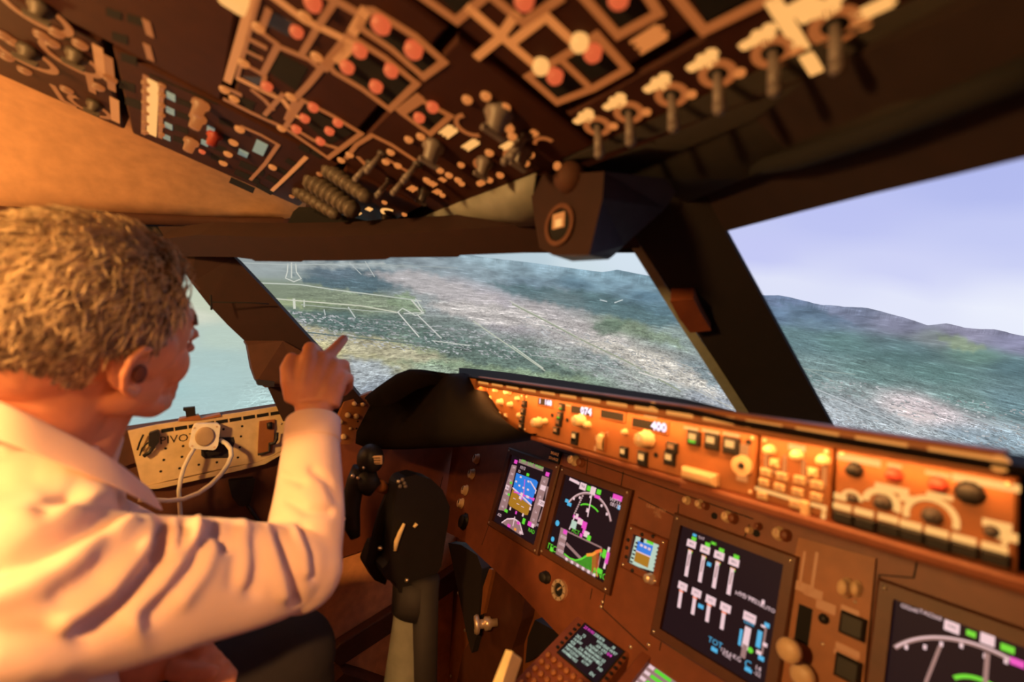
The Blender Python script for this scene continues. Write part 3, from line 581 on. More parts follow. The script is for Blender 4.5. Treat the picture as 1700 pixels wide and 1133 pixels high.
b = MB(); b.line(FG, [FG.px(1256,811), FG.px(1312,828), FG.px(1369,843), FG.px(1367,862)], .0035, 'mleg', 0, .0012); b.build('legend_line', ds)
for x, y in ((1339,848),): 
    b = MB(); u, v = FG.px(x, y); b.fbox(FG, u, v, .0075, .020, 0, .007, M['ivory'], bev=.002); b.build('toggle_switch', ds)
e2 = gmod('display_control_panel', (1384,800), (1692,870), 'lit control panel at the right end of the glareshield, with dark round knobs', 'control panel')
for x, y, r, h, m_ in ((1416,781,.0072,.012,'blackp'),(1482,790,.0066,.010,'red'),(1556,806,.0068,.010,'red'),(1608,820,.0098,.010,'blackp'),(1463,835,.0072,.012,'knobd'),(1545,858,.0072,.012,'knobd'),(1414,828,.0045,.008,'knobd'),(1645,884,.005,.008,'knobd')): knob(e2, FG, x, y, r, h, m_, ptr=None)
for x, y, r0, r1, a0, a1 in ((1463,831,.009,.0145,-20,180),(1545,854,.014,.0185,-15,195),(1414,824,.006,.009,0,200),(1645,882,.007,.010,-40,120)):
    b = MB(); u, v = FG.px(x, y); b.ring(FG, u, v-.003, r0, r1, M['mleg'], 0, .0008, a0=a0, a1=a1, seg=20); b.build('legend_arc', e2)
for x, y, w_, h in ((1425,764,.030,.006),(1485,774,.008,.003),(1557,788,.014,.003),(1635,802,.034,.006),(1505,828,.006,.006),(1560,824,.014,.004),(1395,825,.006,.006),(1480,812,.020,.006),(1655,872,.012,.006),(1668,890,.009,.007)): leg(e2, FG, x, y, w_, h, 'mleg')
for x, y in ((1398,846),(1434,856),(1474,866),(1512,876),(1555,889),(1600,900),(1651,914)): 
    button(e2, FG, x, y+15, .0160, .0100, 'blackp', None, d=.006); 
for i, (x, y) in enumerate(((1398,843),(1434,852),(1474,862),(1512,873),(1555,885),(1600,897),(1651,911))): leg(e2, FG, x, y-1, .0105, .0060, 'mleg', n=.0005)
b = MB(); u = FG.px(1470,890)[0]; b.fbox(FG, .195, ZB-1.17-.006, .30, .012, -.01, .010, M['panel'], bev=.003); b.build('lower_moulding', gs)
b = MB(); b.fbox(FG, -.10, ZB-1.17-.0045, .33, .008, -.01, .004, M['panel'], bev=.002); b.build('lower_moulding', gs)

# ------------------------------------------------------------------ main instrument panel
tl = math.radians(16)
FM = Fr((0,0,1.0), (1,0,0), (0,math.sin(tl),math.cos(tl)))
ip = empty('instrument_panel', (0,-.06,.75), 'wide brown main instrument panel under the glareshield, holding the flight displays', 'instrument panel')
b = MB(); b.prism([FM.P(*q) for q in ((733,880),(744,800),(752,740),(800,690),(1100,760),(1720,920),(1980,980),(1980,1500),(1300,1220),(1000,1110),(958,1058),(936,1064),(865,988),(790,918),(770,898))], -FM.N*.012, M['panel']); b.build('panel_plate', ip, bevel=.002)
def seam(pts, w_=.0018, m='slot'):
    b = MB(); b.line(FM, [FM.px(*q) for q in pts], w_, m, 0, .0004); b.build('panel_joint', ip)
for p in (((733,752),(747,744),(726,830),(700,900)),((812,872),(800,905)),((902,740),(1250,862)),((976,762),(972,800)),((1035,784),(1030,814)),((1127,838),(1124,870)),((1244,872),(1236,892)),((1326,893),(1284,1133)),((1458,905),(1524,925),(1517,960),(1460,955)),((1460,955),(1440,1133)),((1005,985),(1000,1010),(1075,1080)),((983,978),(980,995)),
          ((1095,1080),(1112,1000)),((1060,826),(1130,862))): seam(p)
def rect(fr, q, n=0):
    p = [np.array(fr.px(x, y, n)) for x, y in q]; c = sum(p)/4; w_ = (np.linalg.norm(p[1]-p[0])+np.linalg.norm(p[2]-p[3]))/2; h = (np.linalg.norm(p[3]-p[0])+np.linalg.norm(p[2]-p[1]))/2; return c[0], c[1], w_, h
def display(fr, q, label, bz=.016, name='flight_display', cat='display screen', n=.004, nb=.012, mb_='panel_dark'):
    u, v, w_, h = rect(fr, q, n); e = empty(name, fr.p(u, v-h/2, 0), label, cat)
    b = MB(); W, H = w_+2*bz, h+2*bz; o = [(-W/2,-H/2),(W/2,-H/2),(W/2,H/2),(-W/2,H/2)]; i_ = [(-w_/2,-h/2),(w_/2,-h/2),(w_/2,h/2),(-w_/2,h/2)]; k = .003
    o2 = [(a*(1-k/abs(a)), c*(1-k/abs(c))) for a, c in o]
    vs = [fr.p(u+a, v+c, .001) for a, c in o]+[fr.p(u+a, v+c, nb-k) for a, c in o]+[fr.p(u+a, v+c, nb) for a, c in o2]+[fr.p(u+a, v+c, nb) for a, c in i_]+[fr.p(u+a, v+c, .001) for a, c in i_]
    fs = [[a+j, a+(j+1)%4, b_+(j+1)%4, b_+j] for a, b_ in ((0,4),(4,8),(8,12),(12,16)) for j in range(4)]+[[3,2,1,0]]
    b.add(vs, fs, M[mb_]); b.build('bezel', e)
    for a, c in ((-1,-1),(1,-1),(1,1),(-1,1)):
        b = MB(); b.lathe(fr.p(u+a*(W/2-bz/2), v+c*(H/2-bz/2), nb), fr.N, [(.0028,0),(.002,.0015)], M['screw'], 10); b.build('screw', e)
    s = MB(); s.fbox(fr, u, v, w_, h, .002, n, M['escr']); return e, s, (u, v, w_, h)
class Sy:   # picture on one screen, positions in photo crops
    def __init__(s, fr, mb, n, ox, oy, k): s.fr, s.b, s.n, s.ox, s.oy, s.k = fr, mb, n, ox, oy, k; s.z = 0
    def uv(s, X, Y): return s.fr.px(s.ox+X/s.k, s.oy+Y/s.k, s.n)
    def nn(s): s.z += .00002; return s.n+.0003+s.z
    def poly(s, pts, m): n = s.nn(); s.b.add([s.fr.p(*s.uv(*q), n) for q in pts], [list(range(len(pts)))[::-1]], M[m])
    sc = 1.; tc = 1.
    def r(s, X, Y, w_, h, m): w_, h = w_*s.sc, h*s.sc; u, v = s.uv(X, Y); n = s.nn(); s.b.add([s.fr.p(u+a*w_/2, v+c*h/2, n) for a, c in ((-1,-1),(1,-1),(1,1),(-1,1))], [[0,1,2,3]], M[m])
    def l(s, pts, w_, m): n = s.nn(); s.b.line(s.fr, [s.uv(*q) for q in pts], w_, m, n-.0001, n)
    def t(s, X, Y, txt, size, m): u, v = s.uv(X, Y); s.b.text(s.fr, u, v, txt, size*s.tc, M[m], s.nn())
    def d(s, X, Y, r_, m): u, v = s.uv(X, Y); n = s.nn(); s.b.disc(s.fr, u, v, r_, M[m], n-.0001, n)
# primary flight display
e, s, _ = display(FM, ((850,757),(925,781),(888,904),(820,866)), 'left of the two left displays, showing a blue and brown artificial horizon')
y = Sy(FM, s, .004, 820, 740, 6.667); y.sc = .72; y.tc = .72
y.poly([(250,305),(270,312),(470,385),(488,410),(410,670),(310,590),(210,480)], 'eblue'); y.poly([(210,480),(310,590),(410,670),(375,770),(345,770),(175,670),(160,640)], 'ebrown')
y.l([(210,470),(310,560),(415,665)], .0035, 'ewhite'); 
y.poly([(200,212),(255,225),(135,730),(50,712)], 'egrey'); y.poly([(535,335),(610,360),(460,905),(385,880)], 'egrey'); y.poly([(585,450),(620,465),(600,690),(510,840),(485,850),(560,640)], 'egrey')
for i in range(7): y.t(222-i*21, 245+i*72, str(260-20*i), .011, 'ewhite')
for i in range(6): y.t(560-i*24, 400+i*85, str(62-2*i), .010, 'ewhite')
y.r(150,465,.020,.016,'ewhite'); y.r(545,470,.026,.016,'ewhite'); y.r(530,640,.030,.018,'ewhite'); y.t(150,468,'180',.012,'escr'); y.t(530,640,'1200',.012,'escr')
y.poly([(285,150),(555,245),(545,290),(275,190)], 'egrey'); y.t(330,180,'SPD',.016,'egreen'); y.t(410,208,'LOC',.016,'egreen'); y.t(500,240,'VNAV',.016,'egreen')
y.r(245,182,.018,.013,'emag'); y.r(595,320,.018,.013,'emag'); y.t(320,250,'1013',.016,'ewhite'); y.t(285,290,'FD',.012,'ewhite'); y.r(378,325,.014,.009,'egreen')
y.l([(345,380),(330,560),(300,610)], .0022, 'emag'); y.l([(225,515),(310,540),(440,600)], .0030, 'emag'); y.r(440,598,.010,.010,'emag'); y.r(310,540,.013,.010,'ewhite'); y.r(375,570,.016,.008,'ewhite'); y.r(295,580,.013,.010,'ewhite')
for X, Y in ((300,350),(385,400),(285,445),(380,490),(250,400),(330,470)): y.r(X,Y,.010,.006,'ewhite')
for X, Y in ((230,590),(320,680),(270,650)): y.r(X,Y,.014,.002,'ewhite')
y.l([(408,400),(470,500),(460,530)], .003, 'ewhite')
for X, Y, m_ in ((185,700,'ewhite'),(250,745,'emag'),(325,770,'ewhite'),(405,700,'ewhite')): y.r(X,Y,.008,.010,m_)
y.poly([(90,855),(150,815),(230,815),(290,860),(325,985),(300,995)], 'egrey'); y.l([(92,855),(150,815),(230,812),(290,858),(325,985)], .003, 'ewhite'); y.l([(235,795),(215,890)], .003, 'ewhite'); y.r(170,890,.016,.010,'emag'); y.r(275,860,.014,.009,'emag'); y.r(240,930,.012,.008,'eamb'); y.r(300,965,.012,.008,'ewhite')
y.t(65,770,'.620',.014,'ewhite'); y.r(140,725,.018,.010,'egreen'); y.r(335,840,.014,.018,'egreen'); y.t(420,950,'RAD',.016,'egreen'); y.r(400,870,.018,.014,'emag'); y.r(435,890,.013,.012,'ewhite'); y.t(500,890,'29.92',.012,'ewhite'); y.r(195,415,.012,.008,'egreen'); y.r(170,545,.012,.008,'egreen')
s.build('screen', e)
# navigation display
e, s, _ = display(FM, ((938.6,791),(1039,821),(1006,968),(909.5,913)), 'right of the two left displays, showing a compass arc above a green terrain profile')
y = Sy(FM, s, .004, 900, 780, 5.6625); y.sc = .72; y.tc = .72
def arc3(A, B_, C_, w_, m, n=14):   # circle through three points in panel space
    a, b_, c = [np.array(y.uv(*q)) for q in (A, B_, C_)]; d = 2*(a[0]*(b_[1]-c[1])+b_[0]*(c[1]-a[1])+c[0]*(a[1]-b_[1]))
    ux = ((a@a)*(b_[1]-c[1])+(b_@b_)*(c[1]-a[1])+(c@c)*(a[1]-b_[1]))/d; uy = ((a@a)*(c[0]-b_[0])+(b_@b_)*(a[0]-c[0])+(c@c)*(b_[0]-a[0]))/d
    r_ = math.hypot(a[0]-ux, a[1]-uy); t = [math.atan2(q[1]-uy, q[0]-ux) for q in (a, b_, c)]
    t = [v_ if v_ > -math.pi/2 else v_+2*math.pi for v_ in t]; P = [(ux+r_*math.cos(q), uy+r_*math.sin(q)) for q in np.linspace(t[0], t[2], n)]
    k = y.nn(); y.b.line(y.fr, P, w_, m, k-.0001, k); return P
arc3((250,310),(420,222),(645,480), .0052, 'egrey', 26); arc3((365,332),(450,335),(525,395), .0030, 'egreen')
arc3((250,310),(420,217),(645,480), .0016, 'ewhite', 26)
for X, Y in ((355,265),(455,258),(560,340),(610,420),(300,275)): y.r(X,Y,.007,.007,'ewhite')
y.l([(265,90),(345,130)], .006, 'ewhite'); y.t(300,105,'GS 212',.011,'ewhite'); y.r(385,160,.026,.020,'ewhite'); y.t(385,160,'TRK',.010,'escr'); y.r(440,178,.015,.014,'egreen'); y.r(480,200,.020,.022,'ewhite'); y.r(535,212,.016,.014,'egreen'); y.r(520,258,.020,.009,'emag')
y.l([(385,240),(300,430)], .0032, 'egrey'); y.l([(470,230),(430,440)], .0026, 'ewhite'); y.r(430,385,.011,.011,'ewhite')
for i in range(9): y.r(385-i*9.5, 250+i*20, .006, .0016, 'ewhite')
y.r(235,295,.014,.010,'ecyan'); y.r(258,328,.018,.010,'ecyan'); y.r(735,360,.016,.012,'ecyan'); y.r(712,265,.034,.014,'emag'); y.t(700,300,'WPT12',.015,'ewhite'); y.t(690,340,'0812Z',.014,'ewhite')
y.l([(300,440),(360,470),(410,520),(390,590),(420,620)], .006, 'emag'); y.l([(260,560),(310,440)], .003, 'ewhite'); y.r(330,440,.010,.014,'ewhite'); y.r(360,490,.020,.016,'ewhite'); y.r(300,520,.022,.022,'elcd'); y.r(400,525,.018,.020,'emag'); y.r(420,610,.020,.016,'ewhite'); y.r(370,620,.010,.010,'emag')
y.t(318,585,'ACT',.016,'egreen'); y.r(443,645,.014,.014,'egreen'); y.d(147,505,.006,'ecyan'); y.d(103,655,.005,'ecyan'); y.t(92,735,'TFC',.024,'egreen'); y.r(92,755,.014,.012,'egreen')
y.poly([(180,545),(245,575),(200,800),(130,790)], 'egrey'); y.r(220,588,.016,.012,'emag')
for i in range(3): y.t(205-i*14, 640+i*65, str(8-2*i)+'000', .013, 'ewhite')
y.l([(245,585),(560,735)], .0030, 'egrey'); y.l([(565,745),(510,1000)], .0030, 'egrey'); y.l([(235,700),(365,835)], .006, 'egrey')
y.poly([(215,795),(300,850),(380,850),(430,800),(555,765),(510,985),(240,850)], 'escr')
X0, Y0 = [215,265,320,375,430,480,555], [795,835,855,840,815,800,765]
for i in range(24):
    X = 235+i*13; Yt = np.interp(X, X0, Y0); Yb = 850+(X-215)*.5; 
    if Yt < Yb: y.l([(X, Yt), (X-6, Yb)], .0013, 'eorange' if X > 520 else ('eamb' if X > 470 else 'egreen'))
y.l([(215,795),(265,835),(320,855),(375,843)], .0030, 'egreen'); y.l([(375,843),(430,808)], .0035, 'egreen'); y.l([(430,805),(480,800),(520,775)], .006, 'eamb'); y.l([(515,775),(560,762)], .006, 'eorange')
y.poly([(130,790),(205,800),(505,985),(500,1010)], 'egrey'); 
for i in range(6): y.r(235+i*52, 845+i*29, .010, .008, 'ewhite')
y.t(590,815,'VSD',.020,'egreen'); y.r(590,790,.012,.02,'egreen'); y.l([(635,740),(590,925)], .0050, 'ewhite'); y.r(622,835,.012,.030,'emag'); y.t(550,990,'RNG',.024,'egreen'); y.r(548,955,.018,.012,'egreen')
s.build('screen', e)
# engine display
e, s, _ = display(FM, ((1133,873.6),(1304,937),(1271.5,1153.5),(1100,1041.8)), 'large centre display showing two rows of four white engine bars', bz=.017)
y = Sy(FM, s, .004, 1020, 840, 3.866); y.tc = .62
for i, (X, Y) in enumerate(((495,245),(583,282),(673,320),(768,362))):
    y.r(X,Y,.0165,.0115,'ewhite'); y.t(X,Y,'88.6',.0075,'escr'); y.r(X+16,Y-32,.0085,.006,'egreen'); y.r(X-7,Y+45,.008,.003,'eamb'); y.r(X-8,Y+52,.008,.0025,'egreen'); y.l([(X-10,Y+50),(X-34,Y+200)], .0062,'ewhite'); y.l([(X-12,Y+70),(X-26,Y+140)], .0020,'egrey')
for i, (X, Y) in enumerate(((440,517),(528,560),(620,607),(715,655))):
    y.r(X,Y,.0165,.0115,'ewhite'); y.t(X,Y,'612',.0075,'escr'); y.l([(X-10,Y+30),(X-24,Y+130)], .0058,'ewhite'); y.r(X-9,Y+32,.008,.002,'eorange')
y.r(517,190,.007,.004,'ecyan'); y.t(560,210,'TAT',.010,'ewhite'); y.t(638,243,'CLB',.010,'egreen'); y.r(638,243,.006,.004,'egreen'); y.r(610,377,.007,.006,'ecyan'); y.r(557,647,.009,.006,'ecyan')
y.t(865,598,'HYD PRESS',.0135,'ewhite'); y.t(855,582,'FUEL TEMP',.008,'ewhite'); y.t(985,660,'AUTO',.012,'ewhite'); y.r(957,620,.004,.006,'ewhite')
y.r(870,718,.018,.012,'ewhite'); y.t(870,716,'DOWN',.006,'escr'); y.t(866,757,'GEAR',.010,'ecyan'); y.l([(860,795),(840,905)], .0088,'ewhite'); y.l([(840,905),(828,965)], .0070,'egrey'); y.l([(818,800),(805,890)], .0040,'ecyan'); y.d(876,928,.0038,'egreen')
y.l([(975,790),(950,950)], .0028,'egrey'); y.r(982,768,.007,.006,'ecyan'); y.r(958,775,.006,.003,'ewhite'); y.l([(938,815),(925,900)], .0065,'ecyan'); y.r(970,893,.006,.005,'ewhite'); y.r(930,943,.007,.005,'ewhite'); y.r(945,980,.008,.006,'ecyan')
y.t(650,880,'TOT',.018,'ecyan'); y.r(645,925,.010,.006,'ecyan'); y.t(720,940,'124.6',.013,'ewhite'); y.t(725,965,'FUEL',.010,'ewhite'); y.t(790,980,'KG',.014,'ewhite'); y.t(860,1020,'C',.022,'ecyan'); y.r(862,1055,.010,.005,'ecyan'); y.t(925,1045,'14',.014,'ewhite'); y.t(920,1080,'-22',.012,'ewhite')
s.build('screen', e)
# right hand navigation display, partly out of the picture
q0 = FM.px(1486,995,.004); w_ = .172; cs_ = [FM.p(q0[0]+a*w_, q0[1]-c*w_, .004) for a, c in ((0,0),(1,0),(1,1),(0,1))]
e, s, _ = display(FM, tuple(tuple(pj(c)) for c in cs_), 'right hand display by the right edge of the photo, showing a large compass arc', bz=.018)
y = Sy(FM, s, .004, 1280, 860, 4.048); y.tc = .62; y.sc = .85
arc3((840,870),(1140,808),(1600,950), .0045, 'egrey', 24); arc3((840,868),(1140,803),(1600,945), .0014, 'ewhite', 24); arc3((1240,1075),(1400,1085),(1560,1180), .004, 'egreen')
y.t(930,610,'GS240',.010,'ewhite'); y.t(1070,655,'TAS260',.010,'ewhite'); y.r(1215,735,.015,.013,'ewhite'); y.t(1215,735,'TRK',.007,'escr'); y.r(1345,780,.009,.007,'egreen'); y.r(1455,820,.013,.013,'ewhite'); y.r(1590,880,.012,.008,'egreen'); y.r(1655,975,.012,.008,'emag')
for X, Y in ((910,870),(1035,870),(1145,850),(1280,860),(1440,930),(1580,965)): y.r(X,Y,.0035,.006,'ewhite')
y.l([(1135,870),(1040,1110)], .0030,'egrey'); y.l([(1455,920),(1440,1110)], .0038,'egrey')
s.build('screen', e)
# small standby instrument
e, s, _ = display(FM, ((1056,889),(1098,905),(1088,951),(1043,938)), 'small square standby instrument with a pale lit screen, left of the centre display', bz=.014, name='standby_instrument', cat='instrument', n=.007, nb=.014, mb_='panel')
y = Sy(FM, s, .007, 1020, 840, 3.866)
y.poly([(140,195),(300,250),(270,430),(95,375)], 'elcd'); y.poly([(150,225),(250,260),(230,330),(140,290)], 'eblue'); y.poly([(140,290),(230,330),(215,400),(125,355)], 'ebrown'); y.r(230,235,.014,.006,'egreen'); y.r(180,215,.008,.012,'escr'); y.l([(140,290),(232,330)],.002,'ewhite')
for i in range(6): y.r(145-i*7,240+i*24,.006,.003,'escr'); y.r(285-i*5,275+i*26,.006,.003,'escr')
for i in range(3): y.r(175+i*25,255+i*12,.006,.004,'ewhite')
s.build('screen', e)
for x, y_ in ((1043,897),(1041,910),(1040,925),(1066,888),(1084,891),(1050,948)): 
    b = MB(); u, v = FM.px(x, y_, .014); b.lathe(FM.p(u, v, .012), FM.N, [(.004,0),(.003,.004)], M['blackp'], 10); b.build('button', e)
knob(e, FM, 1077, 961, .0095, .016, 'brass', ptr=None, n=.012)
# panel furniture
for x, y_ in ((790,762),(782,787),(771,814),(764,836)): knob(ip, FM, x, y_, .0155, .014, 'ivory', sx=.72, flute=.0, ptr='slot', name='selector_knob')
knob(ip, FM, 768, 866, .024, .014, 'blackp', ptr=None, sx=.75, name='standby_knob')
b = MB(); u, v = FM.px(923,759); b.fbox(FM, u, v, .036, .028, 0, .006, M['blackp'], bev=.002); b.text(FM, u, v+.006, 'BRAKE', .0095, M['leg2'], .0066); b.text(FM, u, v-.006, 'SOURCE', .0085, M['leg2'], .0066); b.build('annunciator', ip)
knob(ip, FM, 951, 764, .013, .02, 'ivory', ptr='leg', ang=60, name='selector_knob'); knob(ip, FM, 963, 768, .011, .012, 'panel', ptr=None, name='knob')
b = MB(); b.text(FM, *FM.px(1089,845), 'GEAR LIMIT', .0085, M['leg2'], .0006); b.text(FM, *FM.px(1091,852), '(IAS)', .0075, M['leg2'], .0006); b.text(FM, *FM.px(1093,858), '270K', .007, M['leg2'], .0006); b.build('placard', ip)
for x, y_, r_, m_ in ((1139,831,.0075,'ivory'),(1160,837,.008,'ivory'),(1170,840,.007,'panel'),(1205,858,.0095,'ivory'),(1216,861,.009,'panel'),(1243,881,.006,'ivory'),(1291,886,.0105,'ivory'),(1303,889,.0095,'panel'),(1258,874,.006,'panel')): knob(ip, FM, x, y_, r_, .012, m_, ptr=None if m_ == 'panel' else 'leg2', sx=.85)
for x, y_ in ((1186,857),(1256,886)):
    b = MB(); u, v = FM.px(x, y_); b.disc(FM, u, v, .0055, M['slot']); b.build('recess', ip)
# round dial and knob below the captain displays
b = MB(); u, v = FM.px(931,980); b.ring(FM, u, v, .013, .020, M['brass'], 0, .008); b.lathe(FM.p(u, v, 0), FM.N, [(.013,0),(.011,.006)], M['slot'], 20); b.line(FM, [(u, v), (u+.006, v+.007)], .003, 'brass', .006, .010)
for k in range(8): b.line(FM, [(u+.0145*math.cos(k*.785), v+.0145*math.sin(k*.785)), (u+.0185*math.cos(k*.785), v+.0185*math.sin(k*.785))], .0015, 'slot', .008, .0084)
b.build('round_dial', ip)
knob(ip, FM, 903, 959, .013, .014, 'blackp', ptr=None, sx=1.2); 
b = MB(); u, v = FM.px(965,975); b.fbox(FM, u, v, .016, .020, 0, .001, M['leg2']); 
# landing gear and flap panel between the centre and right displays
gp = empty('landing_gear_panel', FM.P(1385,1100), 'tan landing gear panel with an ivory lever knob, right of the centre engine display', 'control panel')
b = MB(); b.prism([FM.P(*q) for q in ((1328,893),(1456,928),(1425,1250),(1272,1180),(1300,1040))], FM.N*.006, M['mcp']); b.build('face_plate', gp)
knob(gp, FM, 1402, 976, .0125, .022, 'ivory', sx=.6, ptr=None, n=.006, name='selector_knob', flute=0); knob(gp, FM, 1420, 978, .0105, .012, 'ivory', sx=.6, ptr=None, n=.006, flute=0)
FMo = Fr(FM.p(0,0,.006), FM.U, FM.V)
b = MB(); b.line(FMo, [FMo.px(1337,1015), FMo.px(1331,1060)], .017, 'slot', 0, .0006); b.build('lever_slot', gp)
b = MB(); u, v = FMo.px(1311,1080,.03); b.lathe(FMo.p(u, v, 0), FMo.N, [(.004,0),(.004,.028)], M['brass'], 12); b.lathe(FMo.p(u, v, .022), FMo.N, [(.008,0),(.0140,.004),(.0150,.010),(.0140,.015),(.008,.018)], M['ivory'], 24); b.build('gear_lever', gp, label='ivory wheel shaped lever knob')
b = MB(); u, v = FMo.px(1322,1124,.03); b.lathe(FMo.p(u, v, 0), FMo.N, [(.012,0),(.015,.005),(.014,.015),(.009,.018)], M['ivory'], 24); b.build('knob', gp)
b = MB(); u, v = FMo.px(1368,1028); b.lathe(FMo.p(u, v, 0), FMo.N, [(.0065,0),(.0055,.005)], M['blackp'], 14); b.build('button', gp)
for x, y_ in ((1413,1040),(1405,1112)): button(gp, FMo, x, y_, .027, .027, 'blackp', None, d=.008)
for x, y_, w_, h in ((1332,945,.003,.045),(1352,950,.004,.05),(1331,975,.012,.012),(1350,985,.014,.012),(1371,1008,.014,.012),(1411,1015,.014,.008),(1407,1080,.020,.008),(1404,1090,.022,.005)): leg(gp, FMo, x, y_, w_, h, 'leg2')
for x, y_ in ((1366,1070),(1420,1000)): screw(gp, FMo, x, y_, .002)
for x, y_ in ((1000,1000),(1077,1071),(1047,1075),(998,1008)): screw(ip, FM, x, y_, .003)
# ------------------------------------------------------------------ overhead panel, one thing per module
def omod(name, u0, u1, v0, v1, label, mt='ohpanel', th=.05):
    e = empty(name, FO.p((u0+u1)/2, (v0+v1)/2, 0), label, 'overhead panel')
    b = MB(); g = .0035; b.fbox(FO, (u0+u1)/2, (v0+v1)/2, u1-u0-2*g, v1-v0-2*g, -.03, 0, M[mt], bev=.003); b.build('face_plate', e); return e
b = MB(); b.fbox(FO, (-.66+1.3)/2, .43, 1.96, .93, -.09, -.031, M['slot']); b.build('ceiling_recess', kind='structure').name = 'ceiling'
OC = omod('overhead_fuel_panel', -.345, .026, .157, .303, 'overhead panel with amber flow lines, a blank dark square window and round orange button lights')
OF = omod('overhead_switch_panel', -.345, .026, -.035, .153, 'front middle overhead panel crowded with levers and two large grey rotary knobs')
OB = omod('overhead_blank_panel', -.345, .026, .307, .62, 'plain brown overhead panel with no controls')
OR = omod('overhead_hydraulic_panel', .030, .31, .030, .26, 'overhead panel behind the rotary switch row, with amber framed red button lights')
OK_ = omod('overhead_knob_panel', .030, .36, -.040, .026, 'right front overhead panel with a row of rotary switches in amber rings')
OL = omod('overhead_radio_panel', -.645, -.349, .145, .43, 'left overhead panel with pale cyan labels and a thick vertical amber bar')
OM = omod('overhead_audio_panel', -.645, -.349, .434, .95, 'far left aft overhead panel with round knobs and amber bars')
ON = omod('overhead_standby_panel', -.645, -.349, .0, .141, 'front left overhead panel with a cluster of stacked ribbed knobs')
def oline(par, pts, w_=.0065, m='leg2', closed=False, name='legend_line'):
    b = MB(); b.line(FO, [FO.px(*q) for q in pts], w_, m, 0, .0012, closed); return b.build(name, par)
def olamp(par, x, y, r=.0065, m='legr', n=.003):
    b = MB(); u, v = FO.px(x, y, n); b.lathe(FO.p(u, v, 0), FO.N, [(r,0),(r,n),(r*.7,n+r*.35)], M[m], 14); return b.build('button_light', par)
def owin(par, pts, m='slot', n=.0006, name='dark_window'):
    b = MB(); c = [FO.P(*q) for q in pts]; b.prism([p+FO.N*n for p in c], -FO.N*n, M[m]); return b.build(name, par)
def oblob(par, x, y, w_, h, m='legb', ang=0): 
    b = MB(); u, v = FO.px(x, y); c, d = math.cos(ang), math.sin(ang); n = 5
    for i in range(n):   # a few short words of backlit text
        b.line(FO, [(u-c*w_/2*(1-.25*(i%2)), v+(i-(n-1)/2)*h/n), (u+c*w_/2*(1-.2*((i+1)%2)), v+(i-(n-1)/2)*h/n)], h/n*.85, m, 0, .0012)
    return b.build('legend', par)
def olever(par, x, y, dx, dy, r=.0045, L=.03, m='knobg', base=True):
    b = MB(); u, v = FO.px(x, y, L); p0 = FO.p(u-dx, v-dy, 0); p1 = FO.p(u, v, L)
    b.lathe(p0, FO.N, [(r*1.6,0),(r*1.5,.004),(r,.006)], M['knobd'], 12) if base else None
    b.tube([p0, p0*.5+p1*.5, p1], [r*.7, r*.85, r], M[m], 10); b.ball(p1, r*1.08, M[m], 10); return b.build('lever_switch', par)
# middle aft module
oline(OC, ((423,-14),(378,134)), .0085, 'leg'); oline(OC, ((432,-14),(394,128)), .004)
oline(OC, ((374,165),(418,187),(473,212),(545,262),(600,221),(556,194),(503,166)), .0065)
oline(OC, ((503,166),(474,210)), .006, 'leg2'); oline(OC, ((376,146),(398,156)), .007); 
oline(OC, ((449,-10),(505,32),(584,70),(577,84),(560,100)), .0085, 'leg'); oline(OC, ((553,6),(528,44),(502,88)), .006); oline(OC, ((540,-10),(596,22)), .0085)
oline(OC, ((606,17),(597,44),(650,80),(703,127),(737,102),(690,60),(622,18)), .0075, 'leg2', True); oline(OC, ((586,52),(606,18)), .009, 'leg')
oline(OC, ((542,104),(556,120),(600,146),(647,181),(692,138),(640,96),(583,60)), .0072, 'leg2', True); oline(OC, ((538,112),(580,62)), .010, 'leg2')
oline(OC, ((436,124),(461,76),(512,97),(533,114),(512,140),(487,166)), .0065, 'leg2'); oline(OC, ((440,126),(434,148),(455,156)), .005)
oline(OC, ((400,103),(424,116),(438,124)), .006); oline(OC, ((410,62),(440,78)), .006); oline(OC, ((406,82),(434,96)), .0055); oline(OC, ((426,47),(460,72)), .006)
oline(OC, ((396,130),(436,150),(470,166),(488,190),(500,196)), .007, 'leg'); oline(OC, ((420,150),(440,166),(452,180)), .006); oline(OC, ((470,156),(440,190)), .0055); oline(OC, ((490,168),(476,198)), .007)
oline(OC, ((484,210),(520,232),(560,246)), .007); oline(OC, ((446,16),(436,44)), .006)
for x, y in ((428,47),(404,106),(388,165),(482,162),(525,96),(372,150),(505,30),(467,214)): olamp(OC, x, y, .0062, 'leg', .002)
for x, y in ((631,45),(685,87)): olamp(OC, x, y, .0088, 'legr', .006)
for x, y in ((596,88),(575,115),(648,121),(623,147),(517,6),(518,10)): olamp(OC, x, y, .0072, 'legr', .006)
for x, y in ((519,181),(505,199),(560,206),(546,220),(491,217),(531,237),(491,56),(442,146)): olamp(OC, x, y, .0062, 'legr', .005)
owin(OC, ((463,86),(512,112),(491,150),(446,119))); owin(OC, ((620,27),(605,47),(704,120),(725,102))); owin(OC, ((584,72),(555,112),(647,172),(682,137)))
owin(OC, ((510,175),(498,194),(546,240),(590,218))); owin(OC, ((400,160),(396,172),(418,184),(424,170))); owin(OC, ((432,128),(440,132),(426,142),(402,126)), 'knobd'); owin(OC, ((455,20),(442,40),(480,60),(496,40)), 'knobd')
for x, y in ((408,75),(416,82),(436,186),(500,238),(520,246)): owin(OC, ((x,y),(x-5,y+8),(x+12,y+18),(x+16,y+9)))
